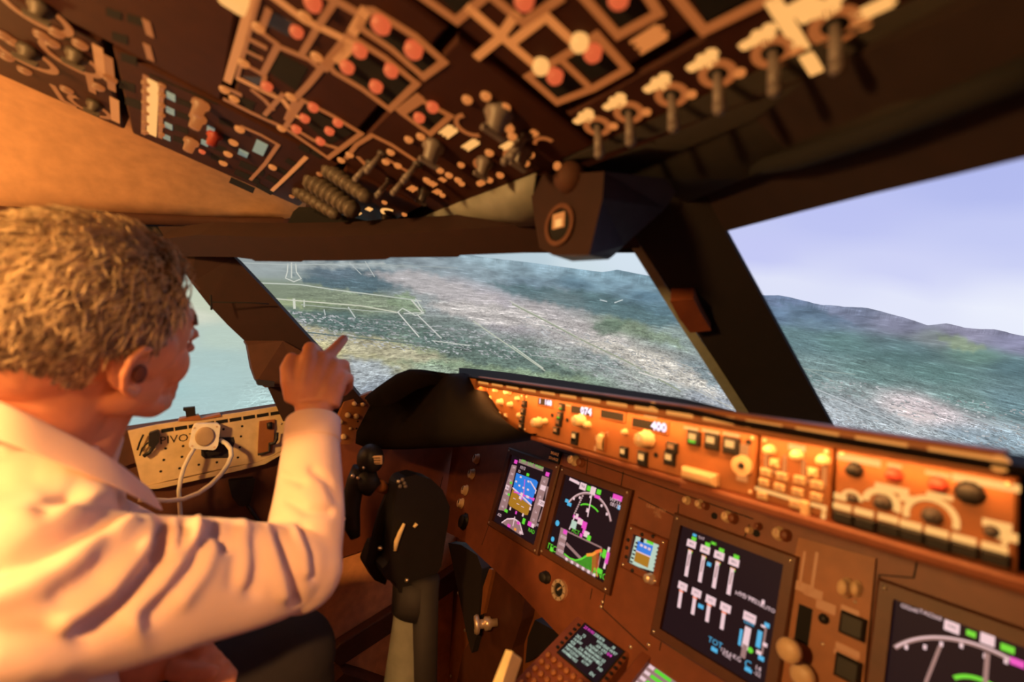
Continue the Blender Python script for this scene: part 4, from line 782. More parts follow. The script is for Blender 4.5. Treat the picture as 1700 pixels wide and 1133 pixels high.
# middle front module
oline(OF, ((668,188),(700,166),(748,192),(714,222)), .0065, 'leg2', True); oline(OF, ((664,184),(696,160)), .009, 'leg2'); owin(OF, ((700,176),(675,194),(712,215),(738,193)))
for x, y in ((717,181),(695,198)): olamp(OF, x, y, .0066, 'legr', .005)
oline(OF, ((575,262),(592,240),(618,224),(650,240),(688,265)), .006); oline(OF, ((596,262),(610,276)), .007); oline(OF, ((640,262),(676,284)), .005)
for x, y in ((566,267),(580,258),(648,254),(678,233),(698,228),(775,167),(806,161),(838,180),(843,212),(812,255),(845,215),(730,284),(745,292),(708,300),(640,270),(660,276),(850,228)): olamp(OF, x, y, .0058, 'leg', .002)
oblob(OF, 745,218,.030,.014,'legb',.5); oblob(OF, 782,240,.030,.011,'legb',.2); oblob(OF, 845,243,.022,.014,'legb',.4); oblob(OF, 884,222,.016,.010,'leg',-.4); oblob(OF, 870,248,.006,.01,'leg')
def oknob(par, x, y, r, h, m='knobg'):
    b = MB(); u, v = FO.px(x, y, h*.8); p = FO.p(u, v, 0); b.lathe(p, FO.N, [(r*1.15,0),(r*1.1,.006),(r*.8,.010),(r*.7,h),(r*.55,h+.002)], M[m], 24, True, .1); 
    a = math.radians(120); b.fbox(FO, u, v, r*.5, r*2.1, h, h+.006, M[m], bev=.002); return b.build('rotary_knob', par)
oknob(OF, 822,212,.0145,.024); oknob(OF, 714,262,.013,.024); oknob(OF, 862,268,.012,.02); oknob(OF, 800,285,.010,.02)
for x, y, r0, r1, a0, a1 in ((862,262,.016,.021,20,230),(806,275,.013,.017,0,200),(782,208,.015,.020,60,250),(905,240,.010,.014,0,140)):
    b = MB(); u, v = FO.px(x, y); b.ring(FO, u, v, r0, r1, M['leg2'], 0, .0012, a0=a0, a1=a1, seg=18); b.build('legend_ring', OF)
for x, y in ((591,297),(610,283),(670,300),(653,320),(626,325),(838,268),(850,258)): olever(OF, x, y, .0, .012, .0048, .034)
for x, y in ((775,167),(843,212),(872,272),(880,258),(830,292),(812,300),(760,300)): olamp(OF, x, y, .0055, 'leg', .002)
oblob(OF, 613,347,.020,.010,'legb',.3); oblob(OF, 596,354,.016,.008,'legb'); oblob(OF, 685,313,.022,.012,'leg',.1); oblob(OF, 718,305,.016,.012,'leg'); oblob(OF, 735,298,.010,.010,'leg'); oblob(OF, 726,318,.018,.010,'leg'); 
b = MB(); u, v = FO.px(652,356); b.ring(FO, u, v, .017, .023, M['legb'], 0, .0012, a0=20, a1=150, seg=14); b.build('legend_arc', OF)
for x, y in ((638,337),(671,357),(581,344),(734,325),(800,304),(766,306),(765,275),(796,306)): olamp(OF, x, y, .005, 'leg', .002)
oknob(OF, 642,372,.013,.018,'knobd'); oknob(OF, 700,330,.009,.020,'knobd')
# front left module: ribbed stacked knobs
def stack(par, x, y, x2, y2, r, n=7, m='knobg'):
    b = MB(); p0 = FO.P(x, y); p1 = onp(x2, y2, FO.O+FO.N*.045, FO.N); ax = nz(p1-p0); L = np.linalg.norm(p1-p0); pr = []
    for i in range(n): pr += [(r*(1-.25*i/n), L*i/n), (r*(1-.25*i/n), L*(i+.6)/n), (r*.78*(1-.25*i/n), L*(i+.65)/n), (r*.78*(1-.25*i/n), L*(i+.98)/n)]
    b.lathe(p0, ax, pr, M[m], 18, True, .08); return b.build('stacked_knob', par)
stack(ON, 518,300,590,352,.020,8,'lampring'); stack(ON, 496,318,560,358,.014,7,'lampring'); stack(ON, 545,282,612,330,.014,7,'lampring')
for x, y, r, m_ in ((498,320,.005,'leg2'),(512,305,.005,'leg2'),(530,290,.005,'leg2'),(484,327,.005,'leg2'),(560,350,.004,'legc'),(545,355,.004,'legc'),(562,357,.005,'legc'),(580,345,.0045,'leg')): olamp(ON, x, y, r, m_, .002)
olever(ON, 595,385,.0,.03,.004,.03,'brass')
oline(ON, ((508,261),(480,289),(452,316)), .0062, 'leg'); olamp(ON, 452,279,.0065,'leg')
for a in range(4):
    x, y = 478-a*16, 262+a*14; owin(ON, ((x,y),(x+26,y+14),(x+20,y+20),(x-6,y+6)))
oknob(ON, 575,372,.006,.012,'lampring')
# left module
oline(OL, ((254,136),(252,222)), .013, 'legb'); oline(OL, ((242,126),(238,222)), .006, 'leg2'); oline(OL, ((268,145),(266,228)), .006, 'leg2')
for y in (140,155,172,188,205,220): olamp(OL, 241, y, .005, 'leg2'); olamp(OL, 268, y+4, .0045, 'leg2')
for x, y in ((284,160),(283,184),(280,209),(277,228),(350,215),(340,237)):
    b = MB(); b.fbox(FO, *FO.px(x, y), .022, .010, 0, .001, M['legc']); b.build('pale_label', OL)
for x, y, w_, h in ((432,245,.050,.016),(404,254,.022,.014)):
    b = MB(); b.fbox(FO, *FO.px(x, y), w_, h, 0, .002, M['legc']); b.build('pale_window', OL)
for x, y in ((306,170),(306,192),(302,214),(300,232),(376,203),(372,228),(366,246),(362,262)): owin(OL, ((x-12,y-8),(x+10,y),(x+10,y+9),(x-12,y+1)))
for x, y in ((330,181),(326,203),(315,242),(354,232)):
    b = MB(); u, v = FO.px(x, y, .01); b.lathe(FO.p(u, v, 0), FO.N, [(.011,0),(.011,.006),(.008,.008),(.007,.02)], M['leg2'] if x != 354 else M['red'], 16, True, .08); b.build('lit_knob', OL)
olamp(OL, 335,253,.005,'legr')
for x, y in ((397,216),(387,238),(378,257),(370,272)): olamp(OL, x, y, .0068, 'leg')
oline(OL, ((402,210),(434,224),(462,240),(440,272),(416,298)), .0055, 'leg2'); oline(OL, ((250,124),(300,146),(360,172)), .003, 'slot')
for i in range(3):
    x, y = 400-i*8, 266+i*14; owin(OL, ((x,y),(x+40,y+18),(x+36,y+27),(x-4,y+9)))
# far left module
for x, y, r in ((120,98,.026),(40,90,.028),(150,178,.022),(60,20,.026)):
    oknob(OM, x+4, y+3, r*.42, .014, 'lampring'); b = MB(); u, v = FO.px(x, y); b.ring(FO, u, v, r*.95, r*1.25, M['leg2'], 0, .0012, a0=30, a1=330); b.build('legend_ring', OM)
oline(OM, ((162,78),(168,124)), .010, 'leg'); oline(OM, ((180,95),(186,148)), .009, 'leg2'); oline(OM, ((190,165),(192,200)), .011, 'leg'); oline(OM, ((148,124),(154,152)), .008, 'leg2'); oline(OM, ((88,142),(104,166),(124,176)), .007, 'leg2')
for x, y in ((162,145),(182,132),(68,60),(92,55),(85,72),(132,75),(20,70),(10,95),(40,118),(5,60),(110,150)): olamp(OM, x, y, .008, 'leg2')
for x, y in ((215,95),(212,140),(222,168),(200,60),(225,30),(190,20)): owin(OM, ((x-14,y-8),(x+12,y),(x+12,y+14),(x-14,y+5)))
for x, y in ((245,45),(246,85)): oline(OB, ((x-2,y-10),(x+4,y+12)), .007, 'leg2')
b = MB(); u, v = FO.px(386,3,.012); b.fbox(FO, u, v, .022, .022, 0, .016, M['legb'], bev=.004); b.build('lamp_cap', OB)
# right aft module
oline(OR, ((877,127),(925,169),(985,146),(1041,114),(991,58),(960,78)), .0070, 'leg2', True); oline(OR, ((933,100),(975,140)), .0060, 'leg2')
owin(OR, ((890,128),(925,161),(965,142),(928,107))); owin(OR, ((945,98),(982,133),(1028,110),(985,70)))
for x, y, m_ in ((920,131,'legr'),(983,93,'legr'),(897,115,'legb'),(961,76,'legb'),(1026,2,'legr'),(869,6,'legr')): olamp(OR, x, y, .0076, m_, .006)
oline(OR, ((690,-14),(758,34),(805,-6)), .0070, 'leg2'); oline(OR, ((779,13),(840,66),(896,114)), .0078, 'leg'); oline(OR, ((793,93),(828,64),(856,24)), .0078, 'leg'); oline(OR, ((850,70),(906,26),(959,76)), .0078, 'leg')
oline(OR, ((815,-8),(869,37),(930,-4)), .0070, 'leg2'); oline(OR, ((962,-14),(1026,58),(1094,21),(1070,-16)), .0070, 'leg2'); owin(OR, ((985,-10),(1028,44),(1076,20),(1050,-16))); owin(OR, ((720,-12),(758,22),(790,-8))); owin(OR, ((835,-10),(868,25),(915,-10)))
oline(OR, ((1112,-20),(1169,50),(1290,-10)), .0075, 'leg2'); owin(OR, ((1140,-20),(1172,36),(1262,-14)))
oblob(OR, 1079,64,.026,.016,'leg',.1)
# right front module: rotary switches in amber rings, a lever on each
for x, y, w_ in ((992,209,1.),(1044,186,1.),(1115,157,1.),(1191,122,1.),(1283,86,1.),(1386,42,1.05)):
    b = MB(); u, v = FO.px(x, y); b.ring(FO, u, v, .0082*w_, .0150*w_, M['leg2'], 0, .0012); b.lathe(FO.p(u, v, 0), FO.N, [(.0080,0),(.0078,.001)], M['slot'], 20); b.build('legend_ring', OK_)
    b = MB()
    for dx, dy, r_ in ((.008,.0165,.0042),(-.003,.0185,.0042),(-.010,.0195,.0042),(.001,.0235,.0042),(.010,.024,.0042)): b.disc(FO, u+dx*.9-.003, v+dy*.9, r_, M['legb'], 0, .0012, 12)
    b.line(FO, [(u-.014, v+.018), (u+.009, v+.0205)], .006, 'legb', 0, .0012); b.line(FO, [(u-.002, v+.018), (u, v+.012)], .006, 'legb', 0, .0012); b.disc(FO, u+.014, v-.009, .0048, M['leg'], 0, .0013, 12)
    b.build('legend', OK_)
    L = .036; p0 = FO.p(u, v, 0); p1 = FO.p(u+.001, v-.010, L*.75); b = MB(); b.tube([p0, p0*.4+p1*.6, p1], [.0035,.0045,.0055], M['knobg'], 12); b.ball(p1, .0056, M['knobg'], 10); b.build('lever_switch', OK_)
oline(OK_, ((1284,2),(1320,60),(1354,116)), .0095, 'legb'); oblob(OK_, 1330,10,.022,.012,'legb'); oblob(OK_, 1450,14,.024,.010,'legb',.4)
b = MB(); b.fbox(FO, -.12, -.045, 1.05, .032, -.06, -.003, M['ohpanel']); b.build('ceiling', kind='structure')
# grey front fairing of the overhead panel
b = MB(); tp = [FO.P(*q) for q in ((585,384),(640,380),(700,360),(760,336),(825,312),(892,286))]
bt = [onY(x, y, -.325) for x, y in ((585,391),(640,390),(700,386),(760,381),(825,377),(892,372))]
md = [(a+c)/2+np.array((0,-.006,-.004)) for a, c in zip(tp, bt)]; n = len(tp)
b.add(tp+md+bt, [[j*n+i, j*n+i+1, (j+1)*n+i+1, (j+1)*n+i] for j in range(2) for i in range(n-1)], M['grey'], True)
o = b.build('overhead_front_fairing', label='grey curved strip along the front edge of the overhead panel above the windshield', cat='fairing'); o.modifiers.new('s','SOLIDIFY').thickness = .004
# ------------------------------------------------------------------ standby compass housing at the top of the centre post
ch = empty('compass_housing', onY(960,430,-.34), 'dark faceted compass housing above the centre post, with a small amber window', 'compass housing')
A_ = [onY(x, y, -.36) for x, y in ((878,292),(1003,285),(1000,330),(978,424),(918,424),(896,412),(888,370))]
R_ = [onY(x, y, -.24) for x, y in ((1135,300),(1105,346),(1036,408),(1018,425))]
b = MB(); vs = A_+R_+[onY(950,434,-.32), onY(1010,431,-.28)]
b.add(A_, [[0,6,5,4,3,2,1]], M['lining_dark'])
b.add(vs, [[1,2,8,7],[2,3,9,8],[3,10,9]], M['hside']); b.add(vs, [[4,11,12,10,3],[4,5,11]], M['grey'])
bb = [onY(x, y, -.20) for x, y in ((878,292),(888,370),(896,412))]; b.add([A_[0],A_[6],A_[5]]+bb, [[0,3,4,1],[1,4,5,2]], M['post'])
b.build('shell', ch)
FH = Fr(onY(930,370,-.361), (1,0,0), (0,0,1)); b = MB(); b.ring(FH, 0, -.003, .020, .026, M['panel_dark'], 0, .003, 28); b.lathe(FH.p(0,-.003,0), FH.N, [(.020,0),(.018,.002)], M['slot'], 24)
b.build('bezel', ch)
b = MB(); b.fbox(FH, .0, .002, .020, .018, .002, .005, M['leg'], bev=.001); b.fbox(FH, .0025, -.002, .011, .009, .005, .0055, M['legb']); b.build('lit_window', ch)
b = MB(); p = onY(934,300,-.37); b.ball(p+np.array((0,.012,.006)), .020, M['post'], 16); b.ball(p+np.array((-.002,-.008,.016)), .005, M['leg'], 10); b.build('lamp_knob', ch)
# ------------------------------------------------------------------ control column and wheel
cc = empty('control_column', (-.56,-.27,.0), 'black captain control wheel on its grey column left of the flight displays', 'control column')
def X5(x, y, v=-.50): return onX(x, y, v)
b = MB(); b.prism([X5(*q) for q in ((660,806),(668,794),(690,789),(716,796),(735,814),(747,842),(744,870),(738,905),(733,940),(720,965),(712,985),(662,985),(656,968),(640,962),(634,945),(646,935),(650,880),(654,850))], (-.055,0,0), M['blackp']); b.build('wheel_hub', cc, bevel=.010)
b = MB(); b.prism([onX(x, y, -.545) for x, y in ((650,800),(662,806),(652,850),(640,905),(628,945),(606,936),(618,895),(630,850))], (-.012,0,0), M['blackp']); b.build('chart_clip_board', cc, bevel=.003)
b = MB(); b.prism([X5(x, y, -.555) for x, y in ((622,905),(648,905),(648,945),(640,972),(622,964),(608,940))], (-.05,0,0), M['blackp']); b.build('wheel_arm', cc, bevel=.006)
# left horn: curved grip with switch head and brown spoke
g = [onD(x, y, .93) for x, y in ((590,893),(584,872),(582,850),(585,825),(592,800),(602,780))]
b = MB(); b.tube(g, [.010,.017,.0185,.019,.020,.022], M['blackp'], 16); b.build('grip', cc)
b = MB(); b.ball(onD(615,762,.93), .030, M['blackp'], 18, sc=(1,.9,1.)); b.tube([onD(604,782,.93), onD(612,806,.93), onD(606,818,.93)], [.022,.024,.014], M['blackp'], 14); b.build('grip_head', cc)
FG_ = Fr(onD(625,765,.905), RT, UPV); b = MB(); b.fbox(FG_, 0, 0, .021, .017, -.006, .0, M['ivory'], bev=.002); 
for i in range(3): b.line(FG_, [(-.007, .005-i*.005), (.007, .005-i*.005)], .0018, 'slot', 0, .0003)
b.build('grip_placard', cc)
b = MB(); b.tube([onD(612,800,.94), onD(628,806,.955), onD(640,812,.97)], [.012,.014,.012], M['mcp'], 12); b.build('spoke', cc)
for x, y, r in ((586,791,.0045),(594,794,.0035),(571,862,.0045),(604,777,.003)):
    b = MB(); b.ball(onD(x, y, .905), r, M['screw'], 10); b.build('switch', cc)
for x, y, q in ((631,911,.93),(675,964,.93)):
    b = MB(); b.ball(X5(x, y, -.50), .0045, M['screw'], 10); b.build('bolt', cc)
b = MB()
for i, (x, y) in enumerate(((661,800),(668,797),(671,803),(673,808),(664,808))): b.ball(X5(x, y, -.498), .0045, M['screw' if i == 0 else 'knobg'], 8)
b.build('thumb_switches', cc)
b = MB(); b.tube([X5(*q, -.492) for q in ((671,870),(664,885),(658,900),(656,915))], [.003,.0045,.005,.003], M['cream'], 10); b.build('clip', cc, label='cream coloured curved clip')
b = MB(); b.tube([X5(*q, -.492) for q in ((687,876),(692,870))], [.003,.004], M['cream'], 8); b.build('clip_tip', cc)
pt = [onX(x, y, -.53) for x, y in ((690,975),(684,1040),(672,1133),(655,1290))]
b = MB(); b.tube(pt, [.040,.042,.044,.046], M['grey'], 24); b.build('column_tube', cc)
b = MB(); b.tube([onX(x, y, -.525) for x, y in ((692,960),(688,1000),(684,1018))], [.050,.048,.044], M['rubber'], 24); b.tube([onX(x, y, -.50) for x, y in ((705,960),(702,1133),(696,1290))], [.030,.030,.030], M['rubber'], 18); b.build('column_boot_and_shade', cc)  # black sleeve, and a black tube painting the column's shaded right side
# ------------------------------------------------------------------ footwell pieces
b = MB(); b.prism([onX(x, y, -.915) for x, y in ((540,1082),(560,1060),(680,985),(760,930),(760,965),(680,1020),(560,1098))], (.03,0,0), M['panel_dark']); b.build('wall_strip', label='dark sloping strip on the lower left side wall behind the control column', cat='strip', bevel=.004)  # raised dark strip sloping along the side wall
b = MB(); b.prism([onX(x, y, -.915) for x, y in ((520,1133),(560,1098),(600,1110),(650,1128),(690,1180),(640,1300),(400,1300))], (.06,0,0), M['panel_dark']); b.build('wall_left', kind='structure')
def Yp(x, y, v=.0): return onY(x, y, v)
b = MB(); b.prism([Yp(*q, -.02) for q in ((744,902),(765,905),(792,922),(800,945),(796,1000),(790,1060),(783,1086),(776,1060),(764,1000),(754,950))], (0,.03,0), M['rubber']); b.build('panel_bracket', label='black triangular bracket under the left end of the instrument panel', cat='bracket', bevel=.003)
pd = empty('pedal_housing', Yp(800,1100,.02), 'reddish brown upright housing under the instrument panel, with a small knob on its face', 'housing')
b = MB(); b.prism([Yp(*q, -.0) for q in ((800,975),(818,940),(872,985),(866,1030),(850,1078),(843,1200),(745,1200),(768,1085),(786,1055))], (0,.06,0), M['panel_dark']); b.build('body', pd, bevel=.004)
b = MB(); b.prism([Yp(*q, -.012) for q in ((802,975),(812,945),(818,946),(802,1020),(796,1022))], (0,.012,0), M['mcp']); b.build('edge_strip', pd)
b = MB(); p0, p1 = Yp(826,1034,-.005), Yp(787,1038,-.06); ax = p1-p0; L = np.linalg.norm(ax); b.lathe(p0, ax, [(.010,0),(.010,L*.25),(.016,L*.3),(.017,L*.55),(.011,L*.6),(.011,L*.75),(.022,L*.8),(.024,L*.9),(.020,L)], M['brass'], 20); b.lathe(p1, ax, [(.010,0),(.009,.001)], M['slot'], 16); b.build('release_knob', pd, label='small metal release knob with a ring end')
b = MB(); b.tube([Yp(*q, -.045) for q in ((772,897),(800,915),(835,950),(865,985),(900,1015),(934,1048),(948,1042),(958,1024))], .004, M['slot'], 8); b.build('panel_edge_tube', label='thin black edge tube along the lower border of the instrument panel', cat='edge trim')
b = MB(); b.prism([Yp(*q, .0) for q in ((888,1030),(938,1056),(905,1080),(872,1102),(876,1060))], (0,.03,0), M['rubber']); b.build('floor_bracket', label='black bracket between the instrument panel and the keypad unit', cat='bracket')
for x, y in ((761,985),(772,1047),(749,1123)):
    b = MB(); p = Yp(x, y, .03); b.lathe(p, (0,-1,0), [(.005,0),(.004,.003)], M['screw'], 10); tag(b.build('panel_screw'), ('topmost of three bright screws right of the control column','middle of three bright screws right of the control column','lowest of three bright screws right of the control column')[(985,1047,1123).index(y)], 'screw', 'footwell screws')
b = MB(); b.prism([Yp(*q, .04) for q in ((735,880),(770,890),(900,1000),(960,1060),(860,1130),(850,1250),(700,1250),(715,1000))], (0,.02,0), M['mcp']); b.build('wall_footwell', kind='structure')
# cream lever at the bottom edge
b = MB(); q = [onD(x, y, .62) for x, y in ((840,1079),(851,1082),(832,1140),(808,1180),(800,1180))]; q2 = [onD(x, y, .66) for x, y in ((858,1086),(868,1094),(850,1140),(836,1180),(824,1180))]
b.prism([q[0],q[1],q[2],q[3],q[4]], q2[1]-q[1], M['cream']); b.build('lever_handle', label='cream coloured lever handle standing up from the pedestal at the bottom edge', cat='lever', bevel=.003)
# ------------------------------------------------------------------ keypad unit and lower display on the pedestal
t25 = math.radians(25); FC = Fr((-.249,-.065,.774), (1,0,0), (0,math.cos(t25),math.sin(t25)))
cdu = empty('control_display_unit', FC.p(-.0,-.12,-.05), 'tilted keypad unit with a small green and white text screen and rows of round keys', 'keypad unit')
ul = FC.px(966,1026)[0]-.012; ur = FC.px(1052,1078)[0]; 
b = MB(); b.fbox(FC, (ul+ur)/2, -.105, ur-ul, .235, -.05, 0, M['panel'], bev=.003); b.build('case', cdu)
cq = ((971,1038),(1036,1082),(990,1131),(924,1084)); u, v, w_, h = rect(FC, cq, .002)
b = MB(); b.fbox(FC, u, v, w_+.006, h+.006, 0, .001, M['slot']); b.fbox(FC, u, v, w_, h, .001, .002, M['escr'])
y = Sy(FC, b, .002, 680, 950, 3.4)
rr = random.Random(3)
for j in range(9):
    vv_ = v+h/2-h*(j+.7)/9.6; x = u-w_/2+.004
    while x < u+w_/2-.012:
        l = rr.choice((.006,.010,.014)); col = 'elcd'
        if rr.random() < .72 and x+l < u+w_/2-.003:
            if (j == 0 and x < u-.02) or (j == 2 and x > u+.02): col = 'emag'
            n = int(l/.0042)+1
            b.text(FC, x, vv_, ''.join(rr.choice('0123456789NEW/') for _ in range(n)), .0080, M[col], .0026, 'LEFT', bold=.00012)
        x += l+.003
b.build('screen', cdu)
for j in range(6):
    for i in range(7):
        uu = ul+.016+i*.0165; v_ = v-h/2-.016-j*.0165
        if uu > ur-.012: continue
        b = MB(); b.lathe(FC.p(uu, v_, 0), FC.N, [(.0055,0),(.0055,.003),(.0042,.0045)], M['mcp'], 12); b.text(FC, uu, v_, 'ABCDEFGHJKLMNPQRSTUVWXYZ1234567890ABCDEFGH'[j*7+i], .0065, M['leg2'], .0050); b.build('key', cdu)
for j in range(6):
    for s_ in (-1, 1):
        b = MB(); b.fbox(FC, u+s_*(w_/2+.0085), v+h/2-h*(j+.7)/6.2, .006, .0045, 0, .003, M['blackp'], bev=.0008); b.build('line_key', cdu)
for x, y_ in ((1047,1076),(971,1024)): screw(cdu, FC, x, y_, .003)
# lower display
tl_ = FC.px(1092,1087); FL = FC; w_ = .15
q = [FL.p(tl_[0]+a*w_, tl_[1]-c*w_, .002) for a, c in ((0,0),(1,0),(1,1),(0,1))]
e, s, _ = display(FL, tuple(tuple(pj(c)) for c in q), 'lower centre display at the bottom edge, showing a mauve header and green bars', bz=.020, mb_='panel')
y = Sy(FL, s, .004, 1020, 840, 3.866)
u0_, v0_ = tl_; 
def bar(du, dv, w2, h2, m):
    n = y.nn(); s.add([FL.p(u0_+du+a*w2/2, v0_-dv+c*h2/2, n) for a, c in ((-1,-1),(1,-1),(1,1),(-1,1))], [[0,1,2,3]], M[m])
bar(.075,.075,.15,.15,'egrey'); bar(.075,.012,.14,.009,'ewhite'); s.text(FL, u0_+.04, v0_-.012, 'ROUTE', .007, M['escr'], .0054)
for k in range(5): bar(.030,.028+k*.012,.030,.006,'egreen'); bar(.008,.028+k*.012,.010,.006,'ewhite'); bar(.10,.03+k*.014,.012,.008,'escr')
s.build('screen', e)
# pedestal body under both units
b = MB(); b.prism([(ul,-.08,0),(ul,-.08,.72),(.15,-.08,.72),(.15,-.08,0)], (0,-.75,0), M['panel_dark']); b.v = [tuple((x_, y_, min(z_, .70+.42*(y_+.08)))) for x_, y_, z_ in b.v]
b.build('centre_pedestal', label='brown pedestal between the seats carrying the keypad unit and lower display', cat='pedestal')

# ------------------------------------------------------------------ things on the left side wall
FXs = Fr((-.880,0,0), (0,1,0), (0,0,1))
def PX_(x, y, n=0): return FXs.P(x, y, n)
mp = empty('mounting_plate', PX_(340,790), 'cream metal mounting plate with punched slots and black lettering under the side window', 'mounting plate')
b = MB(); b.prism([PX_(*q) for q in ((212,716),(258,706),(303,699),(400,685),(478,672),(474,700),(468,748),(452,757),(425,768),(380,776),(250,805),(236,810))], (-.006,0,0), M['plate']); b.build('plate', mp, bevel=.001)
b = MB(); b.prism([PX_(*q, .004) for q in ((250,806),(300,797),(380,778),(425,769),(455,757),(468,750),(466,756),(440,771),(400,781),(330,797),(262,812),(238,812))], (-.03,0,0), M['plate']); b.build('lower_lip', mp)
for i in range(9):
    x = 278+i*22.6; y_ = 714.5-i*3.55; b = MB(); b.line(FXs, [FXs.px(x-7.5, y_+1.3), FXs.px(x+7.5, y_-1.2)], .0085, 'slot', 0, .0004); b.build('slot', mp)
b = MB(); b.line(FXs, [FXs.px(474,682), FXs.px(484,680)], .010, 'slot', 0, .0004); b.build('slot', mp)
for x, y_ in ((275,745),(304,741),(272,764),(302,759),(267,783),(298,778),(330,772),(360,768),(402,708),(400,725),(398,743),(395,760),(371,713),(443,740)):
    b = MB(); u, v = FXs.px(x, y_); b.disc(FXs, u, v, .0028, M['slot'], 0, .0004, 10); b.build('hole', mp)
b = MB(); u, v = FXs.px(294,729); 
b.text(Fr(FXs.p(0,0,0), (0,1,.08), (0,-.25,1)), *Fr(FXs.p(0,0,0), (0,1,.08), (0,-.25,1)).px(296,729), 'PIVOT', .024, M['slot'], .0006); b.build('lettering', mp)
b = MB(); b.prism([PX_(*q, .0006) for q in ((334,740),(338,728),(388,726),(390,734),(383,756),(378,761),(340,762),(334,757))], (-.0002,0,0), M['rubber']); b.build('cable_opening', mp)
b = MB(); b.prism([PX_(*q, .012) for q in ((340,750),(345,738),(372,727),(376,735),(372,748),(362,755),(345,758))], (-.012,0,0), M['blackp']); b.build('plug', label='black plug in the opening of the mounting plate behind the white box', cat='plug', bevel=.002)
# white square box with round disc
wb = empty('white_charger', PX_(340,747,.03), 'white square box with a round disc fixed over the cream mounting plate', 'charger')
q = [PX_(*p, .030) for p in ((322,707),(326,704.5),(362,704),(366,707.5),(362,740),(358,746),(354,748),(318,746),(313.5,742),(319,714))]
b = MB(); b.prism(q, (-.022,0,0), M['white']); b.build('box', wb, bevel=.003)
b = MB(); u, v = FXs.px(340,725,.031); b.lathe(FXs.p(u, v, .030), FXs.N, [(.0215,0),(.0215,.003),(.018,.004)], M['tan'], 28, sx=.85, U=(0,1,0)); b.build('disc', wb, label='round tan disc')
for x, y_ in ((323,711),(360,709),(319,741),(356,743)):
    b = MB(); u, v = FXs.px(x, y_, .03); b.disc(FXs, u, v, .0022, M['brass'], .030, .0306, 8); b.build('screw', wb)
c1 = [PX_(*p, d) for p, d in (((322,746),.03),((315,757),.04),((306,775),.045),((300,795),.05),((297,815),.05),((298,835),.05),((300,862),.05),((301,880),.05))]
b = MB(); b.tube(c1, .0042, M['cable'], 10); tag(b.build('cable'), 'white cable hanging straight down from the white box', 'cable')
c2 = [PX_(*p, d) for p, d in (((366,731),.012),((376,737),.03),((383,746),.045),((384,757),.05),((378,772),.055),((366,789),.06),((350,805),.065),((330,819),.07),((305,829),.075),((280,832),.08),((258,831),.085),((230,830),.09))]
b = MB(); b.tube(c2, .0050, M['cable'], 10); tag(b.build('cable'), 'white cable curving from the plug down to the left behind the shirt', 'cable')
# latch
lt = empty('window_latch', PX_(445,756), 'bronze latch plate with a black handle at the front end of the mounting plate', 'latch')
b = MB(); b.prism([PX_(*p, .006) for p in ((431,700),(456,697),(455,722),(452,752),(428,756),(429,730))], (-.006,0,0), M['mcp']); b.build('plate', lt)
b = MB(); b.tube([PX_(*p, .016) for p in ((447,738),(456,736),(459,730),(460,719))], .004, M['blackp'], 8); b.tube([PX_(*p, .010) for p in ((447,702),(448,712))], .006, M['blackp'], 8); b.tube([PX_(*p, .010) for p in ((428,755),(440,753),(447,750),(448,736))], .003, M['blackp'], 8); b.build('handle', lt)
for x, y_ in ((467,704),(432,701),(430,749)): screw(lt, FXs, x, y_, .0026)
# clip on the sill
sc = empty('sill_clamp', PX_(330,700), 'small dark clamp on a tan base standing on the side window sill', 'clamp')
b = MB(); b.prism([PX_(*p, .004) for p in ((296,700),(298,696),(330,690),(334,695),(366,688),(367,692),(332,698))], (-.03,0,0), M['mcp']); b.build('base', sc)
b = MB(); b.prism([PX_(*p, -.002) for p in ((304,678),(324,676),(325,690),(309,693),(308,684),(304,682))], (-.018,0,0), M['blackp']); b.build('jaw', sc, bevel=.001)
# window sill
b = MB(); b.prism([PX_(*p, -.004) for p in ((-100,775),(214,714),(300,701),(478,673),(600,655),(600,690),(478,700),(250,760),(-100,880))], (-.06,0,0), M['post']); b.build('window_sill', kind='structure').name = 'trim_window_sill'
# black handset connector with leads at the left of the plate
hc = empty('cable_connector', PX_(250,740,.01), 'black connector with thin leads at the left end of the mounting plate', 'connector')
b = MB(); b.prism([PX_(*p, .02) for p in ((247,720),(262,715),(265,725),(264,735),(255,745),(246,740))], (-.02,0,0), M['blackp']); b.build('body', hc, bevel=.002)
b = MB(); b.tube([PX_(*p, .012) for p in ((255,742),(248,752),(238,758))], .004, M['blackp'], 8); b.tube([PX_(*p, .012) for p in ((238,722),(232,735),(228,748))], .0018, M['slot'], 6); b.tube([PX_(*p, .010) for p in ((246,735),(236,745),(232,757))], .0018, M['slot'], 6); b.build('lead', hc)
# hand microphone on the wall below
hm = empty('hand_microphone', onX(402,842,-.90), 'black hand microphone hanging on the side wall below the mounting plate', 'microphone')
b = MB(); b.prism([onX(x, y, -.875) for x, y in ((379,800),(424,795),(420,818),(415,836),(404,842),(396,840),(385,826))], (-.03,0,0), M['blackp']); b.build('body', hm, bevel=.006)
b = MB(); b.tube([onX(x, y, -.88) for x, y in ((410,838),(418,850),(428,864),(434,880))], .004, M['blackp'], 8); b.build('cord', hm)
